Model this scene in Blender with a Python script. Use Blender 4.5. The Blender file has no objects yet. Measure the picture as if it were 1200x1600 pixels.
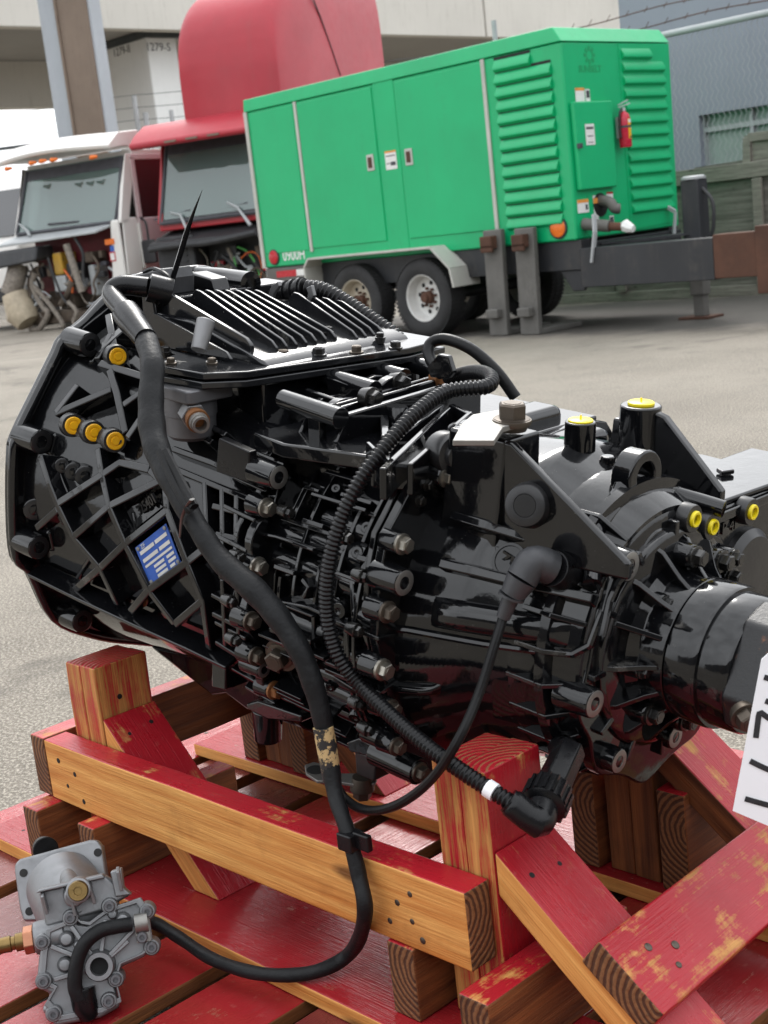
import bpy, math, random
from mathutils import Vector, Matrix
random.seed(7)
V = Vector
PI = math.pi
SC = bpy.context.scene
COL = SC.collection
# ------------------------------------------------------------------ camera
FOC, PITCH, ROLL = 2120.0, 0.2055, -0.1125          # in pixels of the 1200 x 1600 photograph
CAM = V((0, 0, 1.05))
_f = V((0, math.cos(PITCH), -math.sin(PITCH))); _u = V((0, math.sin(PITCH), math.cos(PITCH))); _r = V((1, 0, 0))
RT = _r*math.cos(ROLL) + _u*math.sin(ROLL); UP = -_r*math.sin(ROLL) + _u*math.cos(ROLL); FW = _f
cd = bpy.data.cameras.new('camera'); cam = bpy.data.objects.new('camera', cd); COL.objects.link(cam)
cam.matrix_world = Matrix(((RT.x, UP.x, -FW.x, CAM.x), (RT.y, UP.y, -FW.y, CAM.y), (RT.z, UP.z, -FW.z, CAM.z), (0, 0, 0, 1)))
cd.sensor_width = 36; cd.lens = FOC/1600*36; cd.clip_start = .05; cd.clip_end = 3000
cd.dof.use_dof = True; cd.dof.focus_distance = 1.75; cd.dof.aperture_fstop = 14.0
SC.camera = cam
# ------------------------------------------------------------------ sky and sun (overcast day)
SUN_EL, SUN_AZ = math.radians(46), math.radians(6)
w = bpy.data.worlds.new('World'); SC.world = w; w.use_nodes = True
nt = w.node_tree; bg = nt.nodes['Background']
sky = nt.nodes.new('ShaderNodeTexSky'); sky.sky_type = 'NISHITA'; sky.sun_disc = False
sky.sun_elevation = SUN_EL; sky.sun_rotation = SUN_AZ; sky.air_density = 1.0; sky.dust_density = 3.5; sky.ozone_density = 1.0
hs = nt.nodes.new('ShaderNodeHueSaturation'); hs.inputs['Saturation'].default_value = .12
nt.links.new(sky.outputs[0], hs.inputs['Color'])
# overcast: a cloud layer (CIE overcast, three times brighter overhead than at the horizon) thinly veiling the clear-sky model
tc = nt.nodes.new('ShaderNodeTexCoord'); cn = nt.nodes.new('ShaderNodeTexNoise')
cn.inputs['Scale'].default_value = 2.6; cn.inputs['Detail'].default_value = 6; cn.inputs['Roughness'].default_value = .6
nt.links.new(tc.outputs['Generated'], cn.inputs['Vector'])
mr = nt.nodes.new('ShaderNodeMapRange'); mr.inputs[1].default_value = .3; mr.inputs[2].default_value = .7; mr.inputs[3].default_value = .6; mr.inputs[4].default_value = 1.35
nt.links.new(cn.outputs['Fac'], mr.inputs['Value'])
sx = nt.nodes.new('ShaderNodeSeparateXYZ'); nt.links.new(tc.outputs['Generated'], sx.inputs[0])
el = nt.nodes.new('ShaderNodeMapRange'); el.inputs[1].default_value = 0; el.inputs[2].default_value = 1; el.inputs[3].default_value = 7.0; el.inputs[4].default_value = 11.0
nt.links.new(sx.outputs[2], el.inputs['Value'])
cm = nt.nodes.new('ShaderNodeMath'); cm.operation = 'MULTIPLY'; nt.links.new(mr.outputs[0], cm.inputs[0]); nt.links.new(el.outputs[0], cm.inputs[1])
cc_ = nt.nodes.new('ShaderNodeCombineColor'); 
for i_, k_ in enumerate((.97, 1.0, 1.04)):
    mu = nt.nodes.new('ShaderNodeMath'); mu.operation = 'MULTIPLY'; mu.inputs[1].default_value = k_; nt.links.new(cm.outputs[0], mu.inputs[0]); nt.links.new(mu.outputs[0], cc_.inputs[i_])
mm = nt.nodes.new('ShaderNodeMix'); mm.data_type = 'RGBA'; mm.inputs[0].default_value = .6
nt.links.new(hs.outputs[0], mm.inputs[6]); nt.links.new(cc_.outputs[0], mm.inputs[7]); nt.links.new(mm.outputs[2], bg.inputs['Color'])
bg.inputs['Strength'].default_value = .15
sd = bpy.data.lights.new('sun', 'SUN'); sd.energy = 1.0; sd.angle = math.radians(20); sd.color = (1, .96, .9)
sun = bpy.data.objects.new('sun', sd); COL.objects.link(sun)
sdir = V((math.sin(SUN_AZ)*math.cos(SUN_EL), math.cos(SUN_AZ)*math.cos(SUN_EL), math.sin(SUN_EL)))
sun.rotation_euler = sdir.to_track_quat('Z', 'Y').to_euler(); sun.location = (0, 0, 12)
SC.view_settings.view_transform = 'Standard'; SC.view_settings.look = 'None'; SC.view_settings.gamma = 1; SC.view_settings.exposure = .95
SC.view_settings.use_curve_mapping = False
SC.cycles.max_bounces = 6; SC.cycles.diffuse_bounces = 3; SC.cycles.glossy_bounces = 4; SC.cycles.caustics_reflective = False; SC.cycles.caustics_refractive = False

# ------------------------------------------------------------------ frames: a photo pixel gives a direction, a frame's plane gives the distance
class Frame:
    def __init__(s, o, yaw=0, pitch=0):
        x = V((math.cos(yaw), math.sin(yaw), 0)); y = V((-math.sin(yaw), math.cos(yaw), 0)); z = V((0, 0, 1))
        x2 = x*math.cos(pitch) - z*math.sin(pitch); z2 = x*math.sin(pitch) + z*math.cos(pitch)
        o = V(o)
        s.M = Matrix(((x2.x, y.x, z2.x, o.x), (x2.y, y.y, z2.y, o.y), (x2.z, y.z, z2.z, o.z), (0, 0, 0, 1)))
        s.I = s.M.inverted(); s.c = s.I @ CAM
    def ray(s, px, py):
        d = RT*((px-600)/FOC) - UP*((py-800)/FOC) + FW
        return s.I.to_3x3() @ d
    def pl(s, px, py, ax, val):
        d = s.ray(px, py); return s.c + d*((val-s.c[ax])/d[ax])
    def plane(s, px, py, p, n):
        d = s.ray(px, py); return s.c + d*((V(p)-s.c).dot(n)/d.dot(n))
    def rev(s, px, py, rf, zf=lambda x: 0.0, t0=.5, t1=4.0, st=.004):
        d = s.ray(px, py); t = t0; prev = None
        while t < t1:
            q = s.c + d*t
            e = math.hypot(q.y, q.z-zf(q.x)) - rf(q.x)
            if e < 0:
                a, b = t-st, t
                for _ in range(20):
                    m = (a+b)/2; q = s.c + d*m
                    if math.hypot(q.y, q.z-zf(q.x)) - rf(q.x) < 0: b = m
                    else: a = m
                return s.c + d*a
            t += st
        return None
W = Frame((0, 0, 0))
def ground_at(px, py, z=0): return W.pl(px, py, 2, z)

# ------------------------------------------------------------------ mesh builder
class MB:
    def __init__(s): s.v = []; s.f = []; s.m = []; s.cur = 0
    def add(s, vs, fs):
        n = len(s.v); s.v += [tuple(v) for v in vs]
        for q in fs: s.f.append(tuple(n+i for i in q)); s.m.append(s.cur)
        return s
    def box(s, a, b):
        x0, y0, z0 = (min(a[i], b[i]) for i in range(3)); x1, y1, z1 = (max(a[i], b[i]) for i in range(3))
        return s.add([(x0,y0,z0),(x1,y0,z0),(x1,y1,z0),(x0,y1,z0),(x0,y0,z1),(x1,y0,z1),(x1,y1,z1),(x0,y1,z1)],
                     [(0,3,2,1),(4,5,6,7),(0,1,5,4),(1,2,6,5),(2,3,7,6),(3,0,4,7)])
    def hexa(s, p):          # 8 points: bottom ring then top ring
        return s.add(p, [(0,3,2,1),(4,5,6,7),(0,1,5,4),(1,2,6,5),(2,3,7,6),(3,0,4,7)])
    def bar(s, a, b, w, h, up=(0,0,1)):
        a = V(a); b = V(b); d = (b-a).normalized(); up = V(up); sd = d.cross(up)
        if sd.length < 1e-5: sd = d.cross(V((1,0,0)))
        sd.normalize(); u = sd.cross(d).normalized(); sd = sd*w/2; u = u*h/2
        return s.hexa([a-sd-u, a+sd-u, b+sd-u, b-sd-u, a-sd+u, a+sd+u, b+sd+u, b-sd+u])
    def prism(s, pts, vec):
        pts = [V(p) for p in pts]; vec = V(vec); n = len(pts)
        nrm = V((0,0,0))
        for i in range(n): nrm += pts[i].cross(pts[(i+1) % n])
        if nrm.dot(vec) < 0: pts.reverse()
        vs = pts + [p+vec for p in pts]
        fs = [tuple(range(n-1, -1, -1)), tuple(range(n, 2*n))] + [(i, (i+1) % n, n+(i+1) % n, n+i) for i in range(n)]
        return s.add(vs, fs)
    def cyl(s, a, b, r, r2=None, seg=20, caps=True, ph=0):
        a = V(a); b = V(b); r2 = r if r2 is None else r2
        return s.sweep([a, b], [r, r2], seg, caps, ph)
    def sweep(s, path, rad, seg=10, caps=True, ph=0, flat=1.0, up=None):
        path = [V(p) for p in path]; n = len(path)
        if not hasattr(rad, '__len__'): rad = [rad]*n
        t0 = (path[1]-path[0]).normalized()
        ref = V(up) if up else (V((0,0,1)) if abs(t0.z) < .9 else V((1,0,0)))
        nx = t0.cross(ref).normalized(); vs = []
        for i, p in enumerate(path):
            t = (path[min(i+1, n-1)] - path[max(i-1, 0)])
            t = t.normalized() if t.length > 1e-9 else t0
            nx = (nx - t*nx.dot(t)); nx = nx.normalized() if nx.length > 1e-6 else t.cross(V((0,1,0))).normalized()
            ny = t.cross(nx)
            for k in range(seg):
                an = 2*PI*k/seg + ph
                vs.append(p + nx*(rad[i]*math.cos(an)) + ny*(rad[i]*flat*math.sin(an)))
        fs = [(i*seg+k, i*seg+(k+1) % seg, (i+1)*seg+(k+1) % seg, (i+1)*seg+k) for i in range(n-1) for k in range(seg)]
        if caps: fs += [tuple(range(seg-1, -1, -1)), tuple((n-1)*seg+k for k in range(seg))]
        return s.add(vs, fs)
    def lathe(s, prof, o=(0,0,0), ax=(1,0,0), seg=48, zf=None, closed=False, a0=0, a1=2*PI):
        o = V(o); ax = V(ax).normalized(); e1 = V((0,1,0)) if abs(ax.y) < .9 else V((1,0,0))
        e1 = (e1 - ax*e1.dot(ax)).normalized(); e2 = ax.cross(e1); vs = []; full = abs(a1-a0-2*PI) < 1e-6
        m = seg if full else seg+1
        for (x, r) in prof:
            for k in range(m):
                an = a0+(a1-a0)*k/seg
                vs.append(o + ax*x + e1*(r*math.cos(an)) + e2*(r*math.sin(an)) + V((0,0,zf(x) if zf else 0)))
        fs = []; n = len(prof)
        for i in range(n-1 + (1 if closed else 0)):
            j = (i+1) % n
            for k in range(seg):
                k2 = (k+1) % m
                fs.append((i*m+k, i*m+k2, j*m+k2, j*m+k))
        if not closed and full:
            if prof[0][1] > 1e-6: fs.append(tuple(range(m-1, -1, -1)))
            if prof[-1][1] > 1e-6: fs.append(tuple((n-1)*m+k for k in range(m)))
        return s.add(vs, fs)
    def mesh(s, name, mats, ang=35):
        me = bpy.data.meshes.new(name); me.from_pydata(s.v, [], s.f); me.validate()
        for m in (mats if isinstance(mats, (list, tuple)) else [mats]): me.materials.append(m)
        if any(s.m): me.polygons.foreach_set('material_index', s.m[:len(me.polygons)])
        me.polygons.foreach_set('use_smooth', [True]*len(me.polygons))
        import bmesh
        bm = bmesh.new(); bm.from_mesh(me)
        bmesh.ops.remove_doubles(bm, verts=bm.verts, dist=1e-6)
        bmesh.ops.recalc_face_normals(bm, faces=bm.faces)
        bm.to_mesh(me); bm.free()
        me.set_sharp_from_angle(angle=math.radians(ang)); me.update()
        return me
    def build(s, name, mats, parent=None, bevel=0, seg=2, ang=35):
        o = bpy.data.objects.new(name, s.mesh(name, mats, ang)); COL.objects.link(o)
        if parent is not None: o.parent = parent
        if bevel:
            b = o.modifiers.new('bevel', 'BEVEL'); b.width = bevel; b.segments = seg; b.limit_method = 'ANGLE'; b.angle_limit = math.radians(40); b.harden_normals = True
        return o
def smooth(pts, k=8):            # Catmull-Rom through the points
    pts = [V(p) for p in pts]; P = [pts[0]*2-pts[1]] + pts + [pts[-1]*2-pts[-2]]; out = []
    for i in range(1, len(P)-2):
        a, b, c, d = P[i-1:i+3]
        for j in range(k):
            t = j/k
            out.append(.5*((2*b) + (c-a)*t + (2*a-5*b+4*c-d)*t*t + (3*b-a-3*c+d)*t**3))
    out.append(pts[-1]); return out
def resample(path, step):
    out = [path[0]]; acc = 0
    for i in range(1, len(path)):
        a, b = path[i-1], path[i]; L = (b-a).length
        while acc + L >= step:
            t = (step-acc)/L; a = a.lerp(b, t); out.append(a.copy()); L = (b-a).length; acc = 0
        acc += L
    return out
def thing(name, label, cat, M=None, group=None):
    o = bpy.data.objects.new(name, None); COL.objects.link(o); o.empty_display_size = .1
    if M is not None: o.matrix_world = M
    tag(o, label, cat, group); return o
def tag(o, label, cat, group=None, kind=None):
    o['label'] = label; o['category'] = cat
    if group: o['group'] = group
    if kind: o['kind'] = kind
    return o
def inst(me, name, loc, d=(1,0,0), parent=None, sc=1.0, roll=None):     # alike pieces share mesh data; mesh axis is +X
    o = bpy.data.objects.new(name, me); COL.objects.link(o)
    if parent is not None: o.parent = parent
    q = V((1,0,0)).rotation_difference(V(d).normalized())
    rr = random.uniform(0, PI) if roll is None else roll
    o.matrix_local = Matrix.Translation(V(loc)) @ q.to_matrix().to_4x4() @ Matrix.Rotation(rr, 4, 'X') @ Matrix.Scale(sc, 4)
    return o
def text_obj(body, size, M, mat, name, parent=None, ext=.0005, sx=1.0, bold=0):   # lettering as a real mesh
    c = bpy.data.curves.new(name, 'FONT'); c.body = body; c.size = size; c.extrude = ext; c.offset = bold
    c.align_x = 'CENTER'; c.align_y = 'CENTER'; c.resolution_u = 3
    t = bpy.data.objects.new(name+'_tmp', c); COL.objects.link(t)
    dg = bpy.context.evaluated_depsgraph_get()
    me = bpy.data.meshes.new_from_object(t.evaluated_get(dg)); bpy.data.objects.remove(t); bpy.data.curves.remove(c)
    me.materials.clear(); me.materials.append(mat)
    me.transform(Matrix.Diagonal((sx, 1, 1, 1)))
    o = bpy.data.objects.new(name, me); COL.objects.link(o)
    if parent is not None: o.parent = parent
    o.matrix_local = M; return o
def basis(o, x, y):     # matrix with local x, y in-plane axes
    x = V(x).normalized(); y = V(y); y = (y-x*y.dot(x)).normalized(); z = x.cross(y)
    return Matrix(((x.x,y.x,z.x,o[0]),(x.y,y.y,z.y,o[1]),(x.z,y.z,z.z,o[2]),(0,0,0,1)))

# ------------------------------------------------------------------ materials
def srgb(r, g, b):
    f = lambda c: (c/255/12.92) if c/255 <= .04045 else ((c/255+.055)/1.055)**2.4
    return (f(r), f(g), f(b), 1)
class NT:
    def __init__(s, name):
        s.mat = bpy.data.materials.new(name); s.mat.use_nodes = True; s.t = s.mat.node_tree; s.b = s.t.nodes['Principled BSDF']
    def n(s, typ, **k):
        nd = s.t.nodes.new('ShaderNode'+typ)
        for a, v in k.items():
            if a.startswith('i_'):
                key = a[2:]; nd.inputs[int(key) if key.isdigit() else key].default_value = v
            else: setattr(nd, a, v)
        return nd
    def l(s, a, b): s.t.links.new(a, b)
    def coord(s, scale=(1,1,1), kind='Object'):
        tc = s.n('TexCoord'); mp = s.n('Mapping'); mp.inputs['Scale'].default_value = scale; s.l(tc.outputs[kind], mp.inputs['Vector'])
        oi = s.n('ObjectInfo'); m = s.n('Math', operation='MULTIPLY', i_1=37.0); s.l(oi.outputs['Random'], m.inputs[0])
        ad = s.n('VectorMath', operation='ADD'); s.l(mp.outputs[0], ad.inputs[0]); s.l(m.outputs[0], ad.inputs[1])
        return ad.outputs[0]
    def noise(s, vec, scale, det=4, rough=.55, dist=0):
        n = s.n('TexNoise', i_Scale=scale, i_Detail=det, i_Roughness=rough, i_Distortion=dist); s.l(vec, n.inputs['Vector']); return n.outputs['Fac']
    def ramp(s, fac, a, b, c0=(0,0,0,1), c1=(1,1,1,1)):
        r = s.n('ValToRGB'); r.color_ramp.elements[0].position = a; r.color_ramp.elements[1].position = b
        r.color_ramp.elements[0].color = c0; r.color_ramp.elements[1].color = c1; s.l(fac, r.inputs[0]); return r.outputs[0]
    def mix(s, fac, a, b, mode='MIX'):
        m = s.n('Mix', data_type='RGBA', blend_type=mode)
        for sock, v in ((m.inputs[0], fac), (m.inputs[6], a), (m.inputs[7], b)):
            if hasattr(v, 'links'): s.l(v, sock)
            elif sock is m.inputs[0]: sock.default_value = v
            else: sock.default_value = v
        return m.outputs[2]
    def math(s, op, a, b=0):
        m = s.n('Math', operation=op)
        for i, v in enumerate((a, b)):
            if hasattr(v, 'links'): s.l(v, m.inputs[i])
            else: m.inputs[i].default_value = v
        return m.outputs[0]
    def bump(s, h, st=.2, d=.01):
        b = s.n('Bump', i_Strength=st, i_Distance=d); s.l(h, b.inputs['Height']); s.l(b.outputs[0], s.b.inputs['Normal'])
    def set(s, **k):
        for a, v in k.items():
            key = a.replace('_', ' ')
            if hasattr(v, 'links'): s.l(v, s.b.inputs[key])
            else: s.b.inputs[key].default_value = v
        return s
def plain(name, col, rough=.5, metal=0.0, var=.25, scale=8, bump=0, spec=.5, coat=0):
    m = NT(name); v = m.coord(); nz = m.noise(v, scale, 5)
    dk = tuple(c*(1-var) for c in col[:3])+(1,); lt = tuple(min(1, c*(1+var*.6)) for c in col[:3])+(1,)
    m.set(Base_Color=m.ramp(nz, .3, .7, dk, lt), Metallic=metal)
    m.b.inputs['Specular IOR Level'].default_value = spec
    rr = m.n('MapRange', i_3=max(.02, rough-.1), i_4=min(1, rough+.12)); m.l(m.noise(v, scale*2.7, 3), rr.inputs['Value']); m.l(rr.outputs[0], m.b.inputs['Roughness'])
    if bump: m.bump(m.noise(v, scale*6, 4), bump, .004)
    if coat: m.b.inputs['Coat Weight'].default_value = coat
    return m.mat
def black_paint(name, dust=.5, base=(.004, .0042, .005, 1), rlo=.03, rhi=.13):   # thick wet-look paint over cast metal, a few dusty and bare patches
    m = NT(name); v = m.coord()
    big = m.noise(v, 9, 6, .6); sp = m.noise(v, 420, 2, .5); mid = m.noise(v, 48, 5, .6)
    patch = m.math('MULTIPLY', m.ramp(big, .62, .68), m.ramp(mid, .5, .62))
    spk = m.math('MULTIPLY', m.ramp(sp, .70, .76), m.ramp(mid, .42, .62))
    fac = m.math('MULTIPLY', m.math('MAXIMUM', patch, spk), dust)
    m.set(Base_Color=m.mix(fac, base, (.12, .115, .105, 1)))
    rr = m.n('MapRange', i_3=rlo, i_4=rhi); m.l(mid, rr.inputs['Value'])
    m.set(Roughness=m.math('MAXIMUM', rr.outputs[0], m.math('MULTIPLY', fac, .8)))
    m.b.inputs['Specular IOR Level'].default_value = .48
    h = m.math('ADD', m.math('MULTIPLY', m.noise(v, 170, 3, .6), .16), m.math('MULTIPLY', m.noise(v, 34, 3), 1.3))
    m.b.inputs['Coat Weight'].default_value = .12; m.b.inputs['Coat Roughness'].default_value = .04
    m.bump(h, .2, .0015)
    return m.mat
def cast_metal(name, col, rough=.45, metal=.85, scale=60):
    m = NT(name); v = m.coord()
    a = m.noise(v, scale, 6, .65); b = m.noise(v, 7, 5, .6)
    c = m.mix(m.ramp(b, .35, .7), tuple(x*.55 for x in col[:3])+(1,), col)
    m.set(Base_Color=m.mix(m.ramp(a, .35, .75), tuple(x*.8 for x in col[:3])+(1,), c), Metallic=metal)
    rr = m.n('MapRange', i_3=rough-.12, i_4=rough+.2); m.l(a, rr.inputs['Value']); m.l(rr.outputs[0], m.b.inputs['Roughness'])
    m.bump(a, .3, .0012); return m.mat
def wood(name, light, dark, paint=None, cover=0.0, glossy=.5, end=False, grain=1.0, streak=.38):
    m = NT(name); v = m.coord((1, 1, 1))
    if end:
        mp = m.n('Mapping'); mp.inputs['Location'].default_value = (0, .035, -.02); m.l(v, mp.inputs['Vector'])
        wv = m.n('TexWave', wave_type='RINGS', rings_direction='X', i_Scale=42.0, i_Distortion=2.2, i_Detail=2.0); wv.inputs['Detail Scale'].default_value = 1.4
        tcx = m.n('TexCoord'); m.l(tcx.outputs['Object'], mp.inputs['Vector']); m.l(mp.outputs[0], wv.inputs['Vector']); g = wv.outputs['Fac']
        fine = m.noise(v, 260, 3)
    else:
        st = m.n('VectorMath', operation='MULTIPLY'); st.inputs[1].default_value = (1.4, 26, 26); m.l(v, st.inputs[0])
        g = m.noise(st.outputs[0], 2.6*grain, 4, .6, .35)
        st2 = m.n('VectorMath', operation='MULTIPLY'); st2.inputs[1].default_value = (5, 190, 190); m.l(v, st2.inputs[0])
        fine = m.noise(st2.outputs[0], 2.2, 3, .6)
    gr = m.ramp(g, .30, .66)
    col = m.mix(gr, dark, light)
    col = m.mix(m.math('MULTIPLY', m.ramp(fine, .45, .65), .28), col, tuple(c*.5 for c in dark[:3])+(1,))
    kv = m.n('VectorMath', operation='MULTIPLY'); kv.inputs[1].default_value = (3.2, 9.5, 9.5); m.l(v, kv.inputs[0])
    vo = m.n('TexVoronoi', i_Scale=1.0); m.l(kv.outputs[0], vo.inputs['Vector'])
    if not end: col = m.mix(m.ramp(vo.outputs['Distance'], .05, .11, (.85,.85,.85,1), (0,0,0,1)), col, tuple(c*.22 for c in dark[:3])+(1,))
    blot = m.noise(v, 14, 5, .62)
    col = m.mix(m.math('MULTIPLY', m.ramp(blot, .55, .78), .45), col, tuple(c*.45 for c in dark[:3])+(1,))
    rough = .62
    if paint:
        wear = m.math('ADD', m.math('MULTIPLY', m.noise(v, 21, 6, .7), 1-streak), m.math('MULTIPLY', m.math('ADD', m.math('MULTIPLY', fine, .5), m.math('MULTIPLY', g, .5)) if not end else g, streak))
        fac = m.ramp(wear, cover-.04, cover+.04, (1,1,1,1), (0,0,0,1))
        pv = m.mix(m.ramp(m.noise(v, 6, 4), .3, .7), tuple(c*.72 for c in paint[:3])+(1,), paint)
        pv = m.mix(m.math('MULTIPLY', m.ramp(m.noise(v, 90, 3), .62, .78), .16), pv, (.5, .25, .2, 1))
        col = m.mix(fac, col, pv)
        rr = m.n('MapRange', i_3=.6, i_4=glossy); m.l(fac, rr.inputs['Value'])
        r2 = m.math('ADD', rr.outputs[0], m.math('MULTIPLY', m.math('SUBTRACT', m.noise(v, 30, 4), .5), .3)); m.set(Roughness=r2)
    else: m.set(Roughness=rough)
    m.set(Base_Color=col)
    m.b.inputs['Specular IOR Level'].default_value = .4
    m.bump(m.math('ADD', m.math('MULTIPLY', g, .6), m.math('MULTIPLY', fine, .9)), .6, .0018)
    return m.mat

MAT = {}
MAT['black'] = black_paint('black_gloss_paint')
MAT['black2'] = black_paint('black_paint_dusty', 1.0, (.012, .012, .013, 1), .22, .5)
MAT['rubber'] = plain('black_rubber', (.007, .007, .0075, 1), .38, 0, .3, 30, .15, .2)
MAT['tape'] = plain('black_tape', (.009, .0095, .0105, 1), .5, 0, .35, 25, .25, .22)
MAT['plastic'] = plain('black_plastic', (.006, .006, .007, 1), .28, 0, .3, 25, .05, .28)
MAT['grey_plastic'] = plain('dark_grey_plastic', (.035, .036, .04, 1), .5, 0, .3, 25, .1)
MAT['zinc'] = cast_metal('zinc_bolt', (.36, .335, .29, 1), .3, .9)
MAT['dull_bolt'] = cast_metal('dull_bolt', (.13, .108, .088, 1), .42, .85)
MAT['rust_bolt'] = cast_metal('rusty_bolt', (.3, .13, .05, 1), .55, .6)
MAT['bolt_black'] = black_paint('black_bolt', 1.0, (.01, .0095, .009, 1), .15, .35)
MAT['steel'] = cast_metal('worn_steel', (.33, .32, .30, 1), .48, .85)
MAT['alu'] = cast_metal('cast_aluminium', (.30, .305, .315, 1), .46, .8)
MAT['alu_dark'] = cast_metal('dark_cast_aluminium', (.16, .16, .17, 1), .48, .65)
MAT['alu_mid'] = cast_metal('grey_cast_aluminium', (.25, .25, .255, 1), .42, .75)
MAT['yellow'] = plain('yellow_plastic', srgb(226, 168, 20), .35, 0, .12, 40)
MAT['yellow2'] = plain('bright_yellow_plastic', srgb(232, 210, 20), .35, 0, .1, 40)
MAT['white_paper'] = plain('white_card', (.82, .83, .86, 1), .55, 0, .03, 20)
MAT['marker'] = plain('marker_ink', (.02, .02, .025, 1), .45, 0, .5, 120)
MAT['blue_plate'] = plain('blue_plate', srgb(52, 92, 176), .3, .2, .15, 60)
MAT['plate_field'] = plain('plate_field', (.62, .63, .62, 1), .35, .3, .12, 60)
MAT['brass'] = cast_metal('brass', (.27, .18, .07, 1), .35, .9)
MAT['copper'] = cast_metal('copper_washer', (.55, .25, .15, 1), .4, .9)
MAT['hole'] = plain('dark_hole', (.004, .004, .004, 1), .7)
RED = srgb(178, 32, 44)
MAT['w_bare'] = wood('pine_bare', srgb(226, 168, 94), srgb(188, 118, 52))
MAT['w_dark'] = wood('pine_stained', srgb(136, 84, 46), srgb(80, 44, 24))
MAT['w_end'] = wood('pine_end_grain', srgb(128, 88, 56), srgb(74, 46, 30), end=True)
MAT['w_red'] = wood('pine_red_painted', srgb(206, 156, 92), srgb(158, 100, 46), RED, .60, .3)
MAT['w_redworn'] = wood('pine_red_worn', srgb(206, 150, 84), srgb(158, 100, 46), RED, .555, .32)
MAT['w_redend'] = wood('pine_red_end', srgb(150, 90, 60), srgb(80, 40, 26), RED, .58, .4, end=True)
MAT['w_deck'] = wood('deck_red_painted', srgb(150, 110, 84), srgb(96, 60, 44), srgb(156, 36, 42), .625, .2)
MAT['w_dirty'] = wood('deck_red_dirty', srgb(120, 88, 72), srgb(70, 46, 40), srgb(112, 44, 44), .60, .28)
MAT['w_streak'] = wood('pine_red_streaked', srgb(206, 150, 84), srgb(150, 92, 44), RED, .475, .35, streak=.8)
# ------------------------------------------------------------------ ground
g = NT('asphalt_ground'); v = g.coord()
tcw = g.n('TexCoord'); vv = tcw.outputs['Object']
big = g.noise(vv, .55, 6, .65); mid = g.noise(vv, 2.6, 6, .65); fin = g.noise(vv, 120, 3, .6); fin2 = g.noise(vv, 320, 2, .5)
base = g.mix(g.ramp(big, .35, .68), (.13, .112, .09, 1), (.255, .228, .188, 1))
base = g.mix(g.math('MULTIPLY', g.ramp(mid, .5, .72), .55), base, (.105, .094, .08, 1))
base = g.mix(g.math('MULTIPLY', g.ramp(fin, .47, .60), .85), base, (.42, .38, .32, 1))
base = g.mix(g.math('MULTIPLY', g.ramp(fin2, .52, .62), .7), base, (.045, .04, .035, 1))
# darker ground patches under and beside the trailer
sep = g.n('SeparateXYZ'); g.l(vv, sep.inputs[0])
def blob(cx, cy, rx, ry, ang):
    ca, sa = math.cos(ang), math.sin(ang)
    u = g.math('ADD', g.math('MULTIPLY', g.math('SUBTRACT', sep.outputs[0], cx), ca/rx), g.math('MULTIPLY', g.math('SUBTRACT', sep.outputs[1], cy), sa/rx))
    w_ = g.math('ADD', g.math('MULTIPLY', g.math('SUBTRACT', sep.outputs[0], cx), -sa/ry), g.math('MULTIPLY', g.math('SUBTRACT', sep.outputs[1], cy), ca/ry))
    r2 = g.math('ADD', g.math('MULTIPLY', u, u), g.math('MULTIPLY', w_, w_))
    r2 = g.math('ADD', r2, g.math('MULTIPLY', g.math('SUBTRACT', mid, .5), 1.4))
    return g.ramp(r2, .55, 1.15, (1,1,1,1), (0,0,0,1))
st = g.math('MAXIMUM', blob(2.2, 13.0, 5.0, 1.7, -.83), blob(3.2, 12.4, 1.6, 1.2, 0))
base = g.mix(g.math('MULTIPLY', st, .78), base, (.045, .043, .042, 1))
damp = g.ramp(g.noise(vv, .9, 6, .7, .6), .56, .66)
base = g.mix(g.math('MULTIPLY', damp, .65), base, (.075, .066, .056, 1))
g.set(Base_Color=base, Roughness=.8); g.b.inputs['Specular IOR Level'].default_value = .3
g.bump(g.math('ADD', fin, g.math('MULTIPLY', fin2, .6)), .9, .006)
gm = MB()
N = 60
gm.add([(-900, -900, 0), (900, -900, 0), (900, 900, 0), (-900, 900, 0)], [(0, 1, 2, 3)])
go = gm.build('ground', g.mat); go['kind'] = 'structure'
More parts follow.
